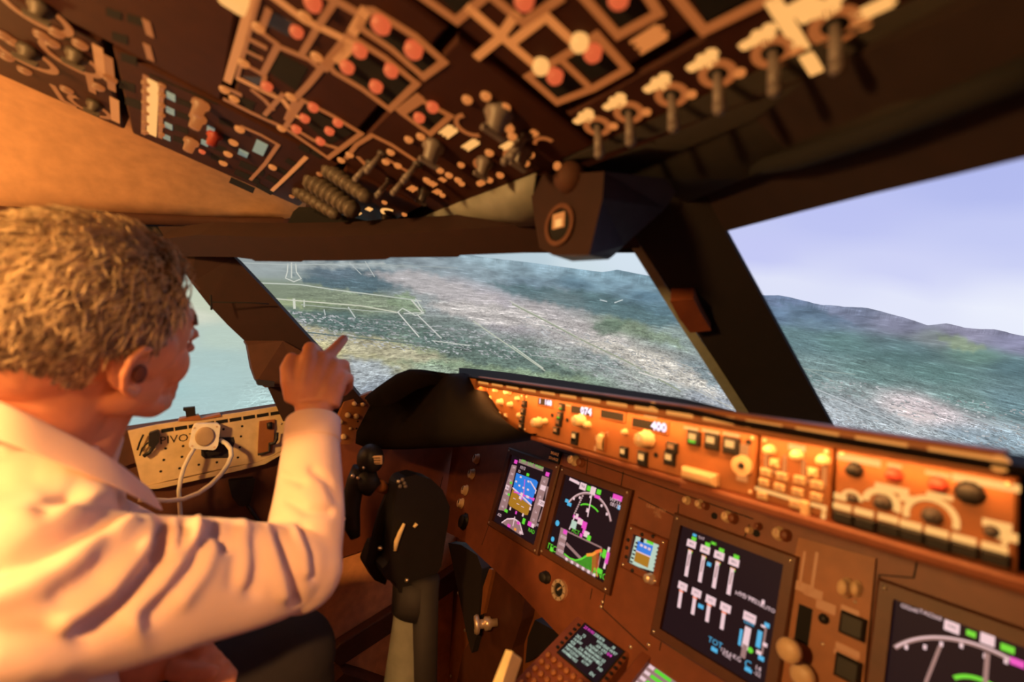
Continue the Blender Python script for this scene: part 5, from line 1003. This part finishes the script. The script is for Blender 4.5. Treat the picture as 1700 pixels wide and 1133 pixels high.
# ------------------------------------------------------------------ lamps behind the seats, and the added fill lamp
for nm, p, lb_ in (('map_light', LAMP_A, 'small round map lamp hanging on a stalk behind the seats'), ('dome_light', LAMP_B, 'round dome lamp under the rear ceiling'), ('added_fill_lamp', LAMP_C, 'small added fill lamp on a stalk high on the right')):
    e = empty(nm, np.array(p)+np.array((0,-.02,.02)), lb_, 'lamp'); tgt = nz(np.array((-.3,-.6,1.1))-np.array(p)); b = MB()
    b.lathe(np.array(p)-tgt*.05, tgt, [(.02,0),(.045,.01),(.055,.044),(.050,.044)], M['lampring'], 24); b.build('housing', e)
    b = MB(); b.lathe(np.array(p)-tgt*.012, tgt, [(.046,0),(.04,.003)], emi('lamp_lens_'+nm, (1,.6,.25), 3), 24); b.build('lens', e)
    b = MB(); q_ = np.array(p)-tgt*.045; b.tube([q_, q_+np.array((0,-.05,.08)), np.array((q_[0], q_[1]-.05, 2.05))], .008, M['lampring'], 10); b.build('stalk', e)
e = empty('wall_light', (-.93,-1.22,1.40), 'small round wall lamp on the left wall behind the seat', 'lamp'); b = MB(); b.lathe((-.955,-1.22,1.44), (1,0,0), [(.06,0),(.06,.02),(.05,.025)], M['lampring'], 24); b.build('back_plate', e); b = MB(); b.lathe((-.930,-1.22,1.44), (1,0,0), [(.048,0),(.044,.02),(.02,.03)], emi('wall_lamp_lens', (1,.6,.25), 3), 24); b.build('lens', e)
b = MB(); b.prism([(-1.1,-2.2,2.05),(1.1,-2.2,2.05),(1.1,-1.3,1.82),(-1.1,-1.3,1.82)], (0,0,.04), M['lining_dark']); b.build('ceiling', kind='structure')
# ------------------------------------------------------------------ the person in the left seat
M['skin'] = mat('skin', (.60,.25,.14), .5, var=.10, vs=30, bump=.15, bs=180, sss=.12, spec=.35)
M['shirt'] = mat('pale_pink_cotton', (.74,.51,.42), .85, var=.04, vs=20, bump=.15, bs=900, sheen=.2)
M['trouser'] = mat('black_trouser_wool', (.012,.009,.012), .9, bump=.2, bs=500)
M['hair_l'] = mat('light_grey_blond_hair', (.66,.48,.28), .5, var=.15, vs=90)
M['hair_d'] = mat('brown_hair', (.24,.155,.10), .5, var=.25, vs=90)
M['eye'] = mat('eye_white', (.7,.66,.6), .2)
def fused(name, build, voxel, smooth, m, parent=None, disp=None, it=None, fac=.5):
    b = MB(); build(b); o = b.build(name, parent); o.data.materials.clear(); o.data.materials.append(m)
    r = o.modifiers.new('r', 'REMESH'); r.mode = 'VOXEL'; r.voxel_size = voxel; r.use_smooth_shade = True
    if smooth: s = o.modifiers.new('s', 'SMOOTH'); s.factor = fac; s.iterations = smooth
    bpy.context.view_layer.update(); dg_ = bpy.context.evaluated_depsgraph_get(); me = bpy.data.meshes.new_from_object(o.evaluated_get(dg_)); o.modifiers.clear(); o.data = me
    if not me.materials: me.materials.append(m)
    me.polygons.foreach_set('material_index', [0]*len(me.polygons)); me.polygons.foreach_set('use_smooth', [True]*len(me.polygons))
    if disp:
        n = len(me.vertices); co = np.empty(n*3); me.vertices.foreach_get('co', co); co = co.reshape(-1, 3)+ORG[o.name]
        no = np.empty(n*3); me.vertices.foreach_get('normal', no); no = no.reshape(-1, 3); co = disp(co, no)-ORG[o.name]; me.vertices.foreach_set('co', co.ravel()); me.update()
    return o
HC = np.array([-.352,-.812,1.280]); HM = np.array([[.806,-.426,.410],[.448,.893,.046],[-.386,.147,.911]])
_y = math.radians(11); HM = HM@np.array([[math.cos(_y),-math.sin(_y),0],[math.sin(_y),math.cos(_y),0],[0,0,1]]); HS = 1.07
def H(x, y, z): return HC + HM@np.array([x, y, z])*HS
def HA(): return HM.T
def el(b, c, r): b.ball(H(*c), 1.0, M['skin'], 22, ax=HM.T, sc=tuple(q*HS for q in r))
NB = H(0,-.050,-.135)+np.array((-.01,-.01,-.01))
SH_R = onD(36,992,.385); EL_R = onD(504,944,.615); WR_R = onD(521,692,.745)
SH_L = np.array((-.56,-.91,1.04)); EL_L = np.array((-.66,-.66,.82)); WR_L = np.array((-.46,-.60,.80))
PEL = np.array((-.47,-1.0,.60)); CH = np.array((-.405,-.90,.97))
def head_parts(b):
    el(b, (0,-.016,.042), (.075,.098,.088)); el(b, (0,.040,.012), (.062,.055,.080)); el(b, (0,-.06,.01), (.062,.055,.065))
    for s in (-1, 1):
        el(b, (s*.036,.052,-.030), (.028,.030,.034)); el(b, (s*.048,.012,-.050), (.020,.034,.032)); el(b, (s*.012,.103,-.031), (.008,.010,.007)); el(b, (s*.062,.02,.0), (.012,.03,.03))
        b.tube([H(s*.046,.006,-.062), H(s*.036,.045,-.088), H(s*.014,.074,-.102)], [.018,.017,.016], M['skin'], 12)
        b.tube([H(s*.044,.074,.022), H(s*.022,.090,.024), H(0,.092,.022)], [.008,.010,.010], M['skin'], 10)
        # ear: rim, anti-rim, lobe
        c = [(.071,.006,.004),(.082,.002,.020),(.092,-.012,.028),(.097,-.026,.022),(.098,-.032,.006),(.094,-.028,-.012),(.087,-.018,-.026),(.079,-.008,-.034),(.071,.002,-.030)]
        b.tube([H(s*x, y_, z) for x, y_, z in c], [.0042,.0045,.0048,.005,.005,.0048,.0055,.0068,.005], M['skin'], 10)
        b.tube([H(s*x, y_, z) for x, y_, z in ((.080,-.006,.014),(.082,-.018,.008),(.080,-.020,-.006),(.074,-.014,-.018))], [.003,.0035,.0035,.004], M['skin'], 8)
        el(b, (s*.073,-.014,-.004), (.005,.018,.026)); b.tube([H(s*.072,.004,-.004), H(s*.077,.000,-.012)], [.005,.004], M['skin'], 8)
    el(b, (0,.050,-.068), (.040,.040,.034)); el(b, (0,.083,-.100), (.020,.017,.016)); el(b, (0,.070,-.045), (.030,.030,.03))
    el(b, (0,.084,-.080), (.024,.014,.030)); el(b, (0,.086,-.045), (.024,.012,.026)); b.tube([H(0,.088,.016), H(0,.098,.002), H(0,.112,-.014), H(0,.119,-.022)], [.0075,.0080,.0095,.0105], M['skin'], 12)
    el(b, (0,.093,-.052), (.022,.010,.007)); el(b, (0,.091,-.065), (.019,.010,.008))
def hand(b, P, rads, palm):
    for c, r in palm: b.ball(c, r, M['skin'], 14)
    for p, r in zip(P, rads): b.tube(p, r, M['skin'], 10); b.ball(p[-1], r[-1], M['skin'], 10)
def right_hand(b):
    K = [onD(512,596,.755), onD(534,596,.772), onD(553,608,.782), onD(565,628,.785)]
    for k_, w_ in zip(K, (onD(500,672,.745), onD(515,672,.748), onD(530,672,.752), onD(545,674,.756))):
        b.tube([w_, (w_+k_)/2+AX*(-.004), k_], [.019,.0175,.0145], M['skin'], 14); b.ball(k_, .0145, M['skin'], 12)
    b.ball(onD(505,650,.752), .026, M['skin'], 14); b.ball(onD(540,655,.765), .026, M['skin'], 14)
    F_ = [[K[0], onD(515,578,.775), onD(527,583,.805), onD(535,598,.815)],
          [K[1], onD(548,588,.790), onD(561,574,.812), onD(571,563,.832)],
          [K[2], onD(571,606,.800), onD(574,620,.825), onD(566,634,.835)],
          [K[3], onD(580,628,.796), onD(579,642,.812), onD(570,652,.818)],
          [onD(492,662,.745), onD(481,632,.738), onD(477,610,.742), onD(484,595,.752)]]
    Rr = [[.0135,.0125,.0105,.009],[.0130,.0112,.0100,.0088],[.0130,.0115,.0100,.009],[.0120,.0100,.0090,.008],[.019,.0150,.0120,.0105]]
    hand(b, F_, Rr, [])
def left_hand(b):
    c = WR_L; F_ = []; Rr = []
    k0 = onD(318,1078,.66); wr = onD(258,1100,.64)
    b.tube([onD(180,1120,.64), wr, onD(300,1082,.655)], [.032,.027,.030], M['skin'], 14)
    for i in range(4):
        k_ = onD(322+i*14, 1062+i*15, .650+.004*i); F_.append([k_, k_+RT*.022+UPV*(-.006)-AX*.012, k_+RT*.026+UPV*(-.030)-AX*.016, k_+RT*.008+UPV*(-.040)-AX*.010]); Rr.append([.0135,.012,.011,.0095])
        b.tube([onD(290,1082+i*8,.65), k_], [.018,.0145], M['skin'], 12)
    F_.append([onD(290,1110,.63), onD(325,1118,.615), onD(352,1118,.615)]); Rr.append([.016,.013,.011])
    hand(b, F_, Rr, [])
def body_parts(b):
    head_parts(b)
    b.tube([H(0,-.032,-.01), H(0,-.040,-.07), NB, CH+np.array((0,0,.1))], [.056,.058,.058,.05], M['skin'], 24)
    b.tube([H(0,.02,-.08), NB+np.array((0,.035,.01))], [.035,.05], M['skin'], 18)
    b.tube([CH+np.array((0,0,.10)), CH, PEL], [.06,.08,.10], M['skin'], 20); b.tube([CH+np.array((0,0,.03)), SH_R+np.array((-.01,0,-.02)), EL_R, WR_R], [.04,.03,.028,.028], M['skin'], 18)
    b.tube([WR_R, onD(521,672,.750)], [.0285,.029], M['skin'], 16)
    b.tube([CH+np.array((0,0,.05)), SH_L+np.array((0,0,-.02)), EL_L, onD(180,1120,.64)], [.07,.05,.04,.03], M['skin'], 16)
    right_hand(b); left_hand(b)
b0 = MB(); 
person = fused('person', body_parts, .0032, 8, M['skin'], fac=.5)
tag(person, 'person with grey blond hair in a pale pink shirt, right arm raised towards the windshield', 'person')
# eyes, and a dark ball painting the shade of the ear hollow
for s in (-1, 1):
    b = MB(); b.ball(H(s*.031,.079,.004), .0115, M['eye'], 14); b.ball(H(s*.031,.0865,.004), .0052, M['slot'], 10); b.build('eye', person)
    b = MB(); b.tube([H(s*.036-.02,.088,.024), H(s*.036,.087,.028), H(s*.036+.014,.078,.024)], .0028, M['hair_d'], 6); b.build('eyebrow', person)
M['earhole'] = mat('ear_canal_shade', (.10,.03,.025), .8)
b = MB(); b.ball(H(.0795,-.003,-.010), 1., M['earhole'], 12, ax=HM.T, sc=(.004,.008,.012)); b.build('ear_canal', person)

# hair: a cap with thousands of short curved tufts
def hair_ok(x, y, z):
    ax_ = abs(x)
    if y > .052+.02*(z > .08) and z < .098-.25*max(0, y-.06): return False      # face and forehead
    if y > .025 and z < .045+.0*(y-.0): return False                            # temple
    if y > .0 and z < .012: return False                                        # in front of the ear
    if ax_ > .05 and -.036 < y < .012 and z < .022: return False                # around the ear
    return z > -.052-.35*min(0, y+.04)*0 - (.018 if y < -.06 else 0)
def surf(th, ph):   # th from top, ph around
    d = np.array([math.sin(th)*math.cos(ph), math.sin(th)*math.sin(ph), math.cos(th)])
    c = np.array((0,-.016,.036)); r = np.array((.079,.104,.094)); p = c+d*r
    if p[2] < .03: p[0] = math.copysign(abs(p[0])**1*1.0, p[0]); k = min(1, (.03-p[2])/.09); p[0] *= 1-.16*k; p[1] = p[1]*(1-.10*k)
    return p, nz(d/r)
capb = MB(); 
def cap_parts(b):
    for th in np.linspace(.02, 2.3, 46):
        for ph in np.linspace(0, 2*math.pi, max(4, int(64*math.sin(th))), endpoint=False):
            p, n_ = surf(th, ph)
            if hair_ok(*p): b.ball(H(*(p-n_*.003)), .0085, M['hair_d'], 6)
def cap_disp(co, no):
    q = (co-HC)@HM; s = np.sin(q[:, 0]*190+np.sin(q[:, 2]*170)*1.4)*np.sin(q[:, 1]*240+np.sin(q[:, 0]*210)*1.5)*np.sin(q[:, 2]*280+1+np.sin(q[:, 1]*150)*1.2)
    return co+no*(s*.005)[:, None]
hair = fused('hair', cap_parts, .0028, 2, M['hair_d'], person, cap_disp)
tag(hair, 'thick wavy grey blond hair, short over the ear')
hb = MB(); R_ = random.Random(5); hv, hf, hm_ = [], [], []
cnt = 0
while cnt < 9000:
    th = math.acos(1-R_.random()*1.72); ph = R_.random()*2*math.pi; p, n_ = surf(th, ph)
    if not hair_ok(*p): continue
    cnt += 1; x, y, z = p
    # combed back and down from the crown, with waves
    dn = np.array([math.copysign(.25, x)*(.3 if z > .1 else .1), -.75 if z > .02 else -.45, -.62 if z < .10 else -.15]) if not (y > .045) else np.array([.35*math.copysign(1, x), -.15, .45])
    wv = math.sin(ph*7+z*60)*.5; dn = dn+np.array((wv*.3, wv*.25, wv*.3))+np.array([R_.gauss(0,.28) for _ in range(3)]); dn = nz(dn-n_*(dn@n_))
    L = R_.uniform(.016,.030) if z > .03 else R_.uniform(.010,.018); sd = nz(np.cross(n_, dn)); w_ = R_.uniform(.0010,.0022); cl = R_.uniform(-.5,.5)
    lift = (.55 if z > .05 else .25)+(.25 if y > .04 else 0); k0 = len(hv); nseg = 4
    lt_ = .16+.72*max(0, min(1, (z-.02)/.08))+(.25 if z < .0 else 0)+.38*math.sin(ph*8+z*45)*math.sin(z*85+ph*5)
    for i in range(nseg+1):
        t = i/nseg; q = p+n_*(.001+L*lift*t*(1-.55*t))+dn*L*t+sd*cl*L*t*t; ww = w_*(1-.75*t)
        for s_, up_ in ((-1,0),(1,0),(0,1)): hv.append(tuple(H(*(q+sd*ww*s_+n_*ww*.8*up_))))
    for i in range(nseg):
        for a, c in ((0,1),(1,2),(2,0)): hf.append([k0+i*3+a, k0+i*3+c, k0+i*3+3+c, k0+i*3+3+a])
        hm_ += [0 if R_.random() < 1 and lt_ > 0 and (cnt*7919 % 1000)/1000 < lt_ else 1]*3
hb.mi(M['hair_l']); hb.mi(M['hair_d']); hb.v = hv; hb.f = hf; hb.m = hm_; hb.s = [True]*len(hf)
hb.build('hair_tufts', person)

# shirt
FOLDS = [  # (polyline in the photo, depth of the crease, half width) - creases first, then raised ridges
 (((-20,955),(30,938),(67,921),(116,893),(184,851),(236,830)), -.011, .010), (((138,1048),(198,1006),(226,971),(268,921),(283,862)), -.012, .010), (((244,1022),(282,985),(318,939),(340,885)), -.010, .010),
 (((350,858),(360,880),(372,905)), -.009, .008), (((458,885),(476,925),(490,960),(494,1000)), -.008, .009), (((500,880),(515,920),(518,955)), -.006, .008), (((70,852),(95,835),(122,822)), -.007, .010), (((384,880),(396,920),(392,965)), -.005, .010),
 (((420,900),(425,940),(420,980)), -.005, .010), (((262,905),(270,860),(276,845)), -.009, .007), (((296,912),(305,880),(306,855)), -.008, .007), (((-20,1062),(60,1066),(140,1062),(210,1045)), -.006, .014), (((-20,800),(60,790),(120,812)), -.006, .014), (((175,905),(150,950),(100,985)), -.005, .012), (((520,780),(545,800),(560,830)), -.004, .008), (((480,830),(510,850),(545,850)), -.005, .009), (((470,790),(500,800)), -.004, .008),
 (((-20,985),(80,960),(150,915),(210,870)), .008, .014), (((110,1035),(180,985),(230,930),(262,880)), .009, .012), (((222,1030),(270,980),(300,930),(318,880)), .008, .012), (((300,990),(330,950),(352,900)), .006, .012), (((288,905),(291,870),(290,850)), .009, .007), (((320,900),(322,870)), .006, .007), (((400,870),(410,920),(405,960)), .006, .012), (((445,880),(455,930),(470,985)), .006, .010), (((490,885),(503,920),(508,950)), .006, .009), (((-20,880),(60,860),(140,840),(200,815)), .009, .016), (((-20,1100),(100,1090),(220,1050)), .006, .016)]
def seg_d(q, a, c):
    ab = c-a; t = np.clip(((q-a)@ab)/(ab@ab), 0, 1); return np.linalg.norm(q-(a+t[:, None]*ab), axis=1)
def shirt_disp(co, no):
    vw = CAM-co; front = np.clip(np.einsum('ij,ij->i', no, vw/np.linalg.norm(vw, axis=1)[:, None])/.45, 0, 1); q = pj(co); z = (co-CAM)@AX; out = np.zeros(len(co))
    for pl_, am, hw in FOLDS:
        P = np.array(pl_, float); d = np.min([seg_d(q, P[i], P[i+1]) for i in range(len(P)-1)], 0)*z/FPX
        out += am*np.exp(-(d/(hw*.95))**2)
    out = np.clip(out*1.25, -.017, .013)*front
    s = (np.sin(co[:, 0]*38+co[:, 2]*22)+np.sin(co[:, 1]*44-co[:, 2]*30+1)+np.sin(co[:, 0]*27+co[:, 1]*35+co[:, 2]*51))*.0009
    return co+no*(out+s)[:, None]
CF = EL_R*.06+WR_R*.94
def shirt_parts(b):
    sk = M['shirt']; ub = CH+np.array((0,0,.13))
    b.ball(CH+np.array((0,.0,.02)), 1., sk, 30, sc=(.185,.135,.21)); b.ball(CH+np.array((.01,-.02,-.2)), 1., sk, 28, sc=(.19,.16,.22)); b.ball(PEL+np.array((0,0,.08)), 1., sk, 26, sc=(.19,.17,.16))
    b.tube([NB+np.array((.004,-.01,.018)), NB+np.array((.0,-.012,-.06)), ub], [.072,.095,.13], sk, 28)
    b.tube([NB*.4+H(0,-.04,-.07)*.6, NB], [.066,.072], sk, 28)
    b.tube([NB+np.array((.02,0,-.045)), (NB+SH_R)/2+np.array((0,0,-.01)), SH_R], [.075,.074,.072], sk, 26)
    b.tube([NB+np.array((-.02,0,-.045)), (NB+SH_L)/2, SH_L], [.075,.074,.072], sk, 24)
    b.ball(SH_R, .075, sk, 22); b.ball(SH_L, .07, sk, 20); b.tube([CH+np.array((.05,0,.0)), SH_R+np.array((-.02,0,-.05))], [.13,.07], sk, 24)
    m1 = SH_R*.55+EL_R*.45; b.tube([SH_R, m1+np.array((0,0,-.002)), EL_R*.88+SH_R*.12, EL_R], [.075,.066,.056,.050], sk, 28); b.ball(EL_R+np.array((0,0,-.004)), .053, sk, 20)
    b.tube([EL_R, EL_R*.72+WR_R*.28, EL_R*.4+WR_R*.6, EL_R*.12+WR_R*.88, CF], [.050,.052,.046,.0405,.040], sk, 28)
    b.tube([SH_L, EL_L, onD(215,1115,.635)], [.068,.055,.042], sk, 22); b.ball(EL_L, .055, sk, 16)
shirt = fused('shirt', shirt_parts, .0042, 7, M['shirt'], person, shirt_disp, fac=.6)
tag(shirt, 'pale pink long sleeved shirt with deep creases')
# cuff
ua = nz(WR_R-EL_R); b = MB(); b.lathe(CF-ua*.035, ua, [(.041,0),(.0425,.004),(.0415,.040),(.0400,.042),(.0365,.040),(.036,.0)], M['shirt'], 32); b.build('cuff', person)
# collar: folded band round the neck
def ringp(rad, up, lean, k, n=40, a0=-150, a1=150):
    N_ = nz(H(0,-.040,-.07)-NB); f = nz(HM[:, 1]-N_*(HM[:, 1]@N_)); s_ = np.cross(f, N_); out = []
    for i in range(n):
        t = math.radians(a0+(a1-a0)*i/(n-1)); c = NB+N_*(up+lean*math.cos(t)); r = rad*(1+.10*abs(math.cos(t))); out.append(c+(-f*math.cos(t)+s_*math.sin(t))*r)
    return out
def smoothpath(P, n):
    P = [np.array(p) for p in P]; out = []; k = len(P)-1
    for i in range(n):
        t = k*i/(n-1); j = min(int(t), k-1); f = t-j; p0, p1, p2, p3 = P[max(j-1,0)], P[j], P[j+1], P[min(j+2,k)]
        out.append(.5*((2*p1)+(-p0+p2)*f+(2*p0-5*p1+4*p2-p3)*f*f+(-p0+3*p1-3*p2+p3)*f**3))
    return out
r2 = smoothpath([onD(243,806,.585), onD(236,800,.56), onD(182,757,.50), onD(100,712,.462), onD(0,664,.435), onD(-95,640,.445), onD(-140,645,.50), onD(-60,650,.60), onD(60,690,.64), onD(150,740,.66), onD(215,790,.65)], 40)
r1 = [p-UPV*.020+nz(NB+np.array((0,0,.03))-p)*.004 for p in r2]; cx_ = sum(r2)/len(r2)
r3 = [p+nz(p-cx_)*.005-UPV*.001 for p in r2]; r4 = [p+nz((p-cx_)*np.array((1,1,.0)))*.019-UPV*.034 for p in r2]
b = MB(); n = 40; b.add(r1+r2+r3+r4, [[j*n+i, j*n+i+1, (j+1)*n+i+1, (j+1)*n+i] for j in range(3) for i in range(n-1)], M['shirt'], True)
o = b.build('collar', person); md_ = o.modifiers.new('s','SOLIDIFY'); md_.thickness = .0035; o.modifiers.new('ss','SUBSURF').render_levels = 2
# trousers
KN = onD(478,1092,.74); KN2 = onD(250,1180,.80)
def tr(b):
    b.ball(PEL, 1., M['trouser'], 20, sc=(.18,.16,.13)); b.tube([PEL+np.array((.08,.03,0)), (PEL+KN)/2+np.array((.03,0,-.0)), KN], [.095,.090,.072], M['trouser'], 24); b.ball(KN, .074, M['trouser'], 20)
    b.tube([KN, KN+np.array((.0,.06,-.42))], [.070,.05], M['trouser'], 20)
    k2 = KN+np.array((-.24,.02,-.02)); b.tube([PEL+np.array((-.08,.03,0)), k2], [.095,.072], M['trouser'], 20); b.ball(k2, .073, M['trouser'], 16); b.tube([k2, k2+np.array((0,.06,-.40))], [.07,.05], M['trouser'], 18)
trs = fused('trousers', tr, .008, 4, M['trouser'], person); tag(trs, 'black trousers')
# seat
st_ = empty('pilot_seat', (-.50,-1.02,0), 'dark seat under the person at the left', 'seat')
b = MB(); b.prism([(-.74,-1.25,.42),(-.26,-1.25,.42),(-.26,-.80,.46),(-.74,-.80,.46)], (0,0,-.10), M['black']); b.build('seat_cushion', st_, bevel=.03)
b = MB(); b.prism([(-.73,-1.28,.45),(-.27,-1.28,.45),(-.29,-1.40,1.0),(-.71,-1.40,1.0)], (0,-.10,0), M['black']); b.build('backrest', st_, bevel=.03)
b = MB(); b.prism([(-.62,-1.15,.0),(-.38,-1.15,.0),(-.38,-.9,.0),(-.62,-.9,.0)], (0,0,.34), M['panel_dark']); b.build('base', st_)
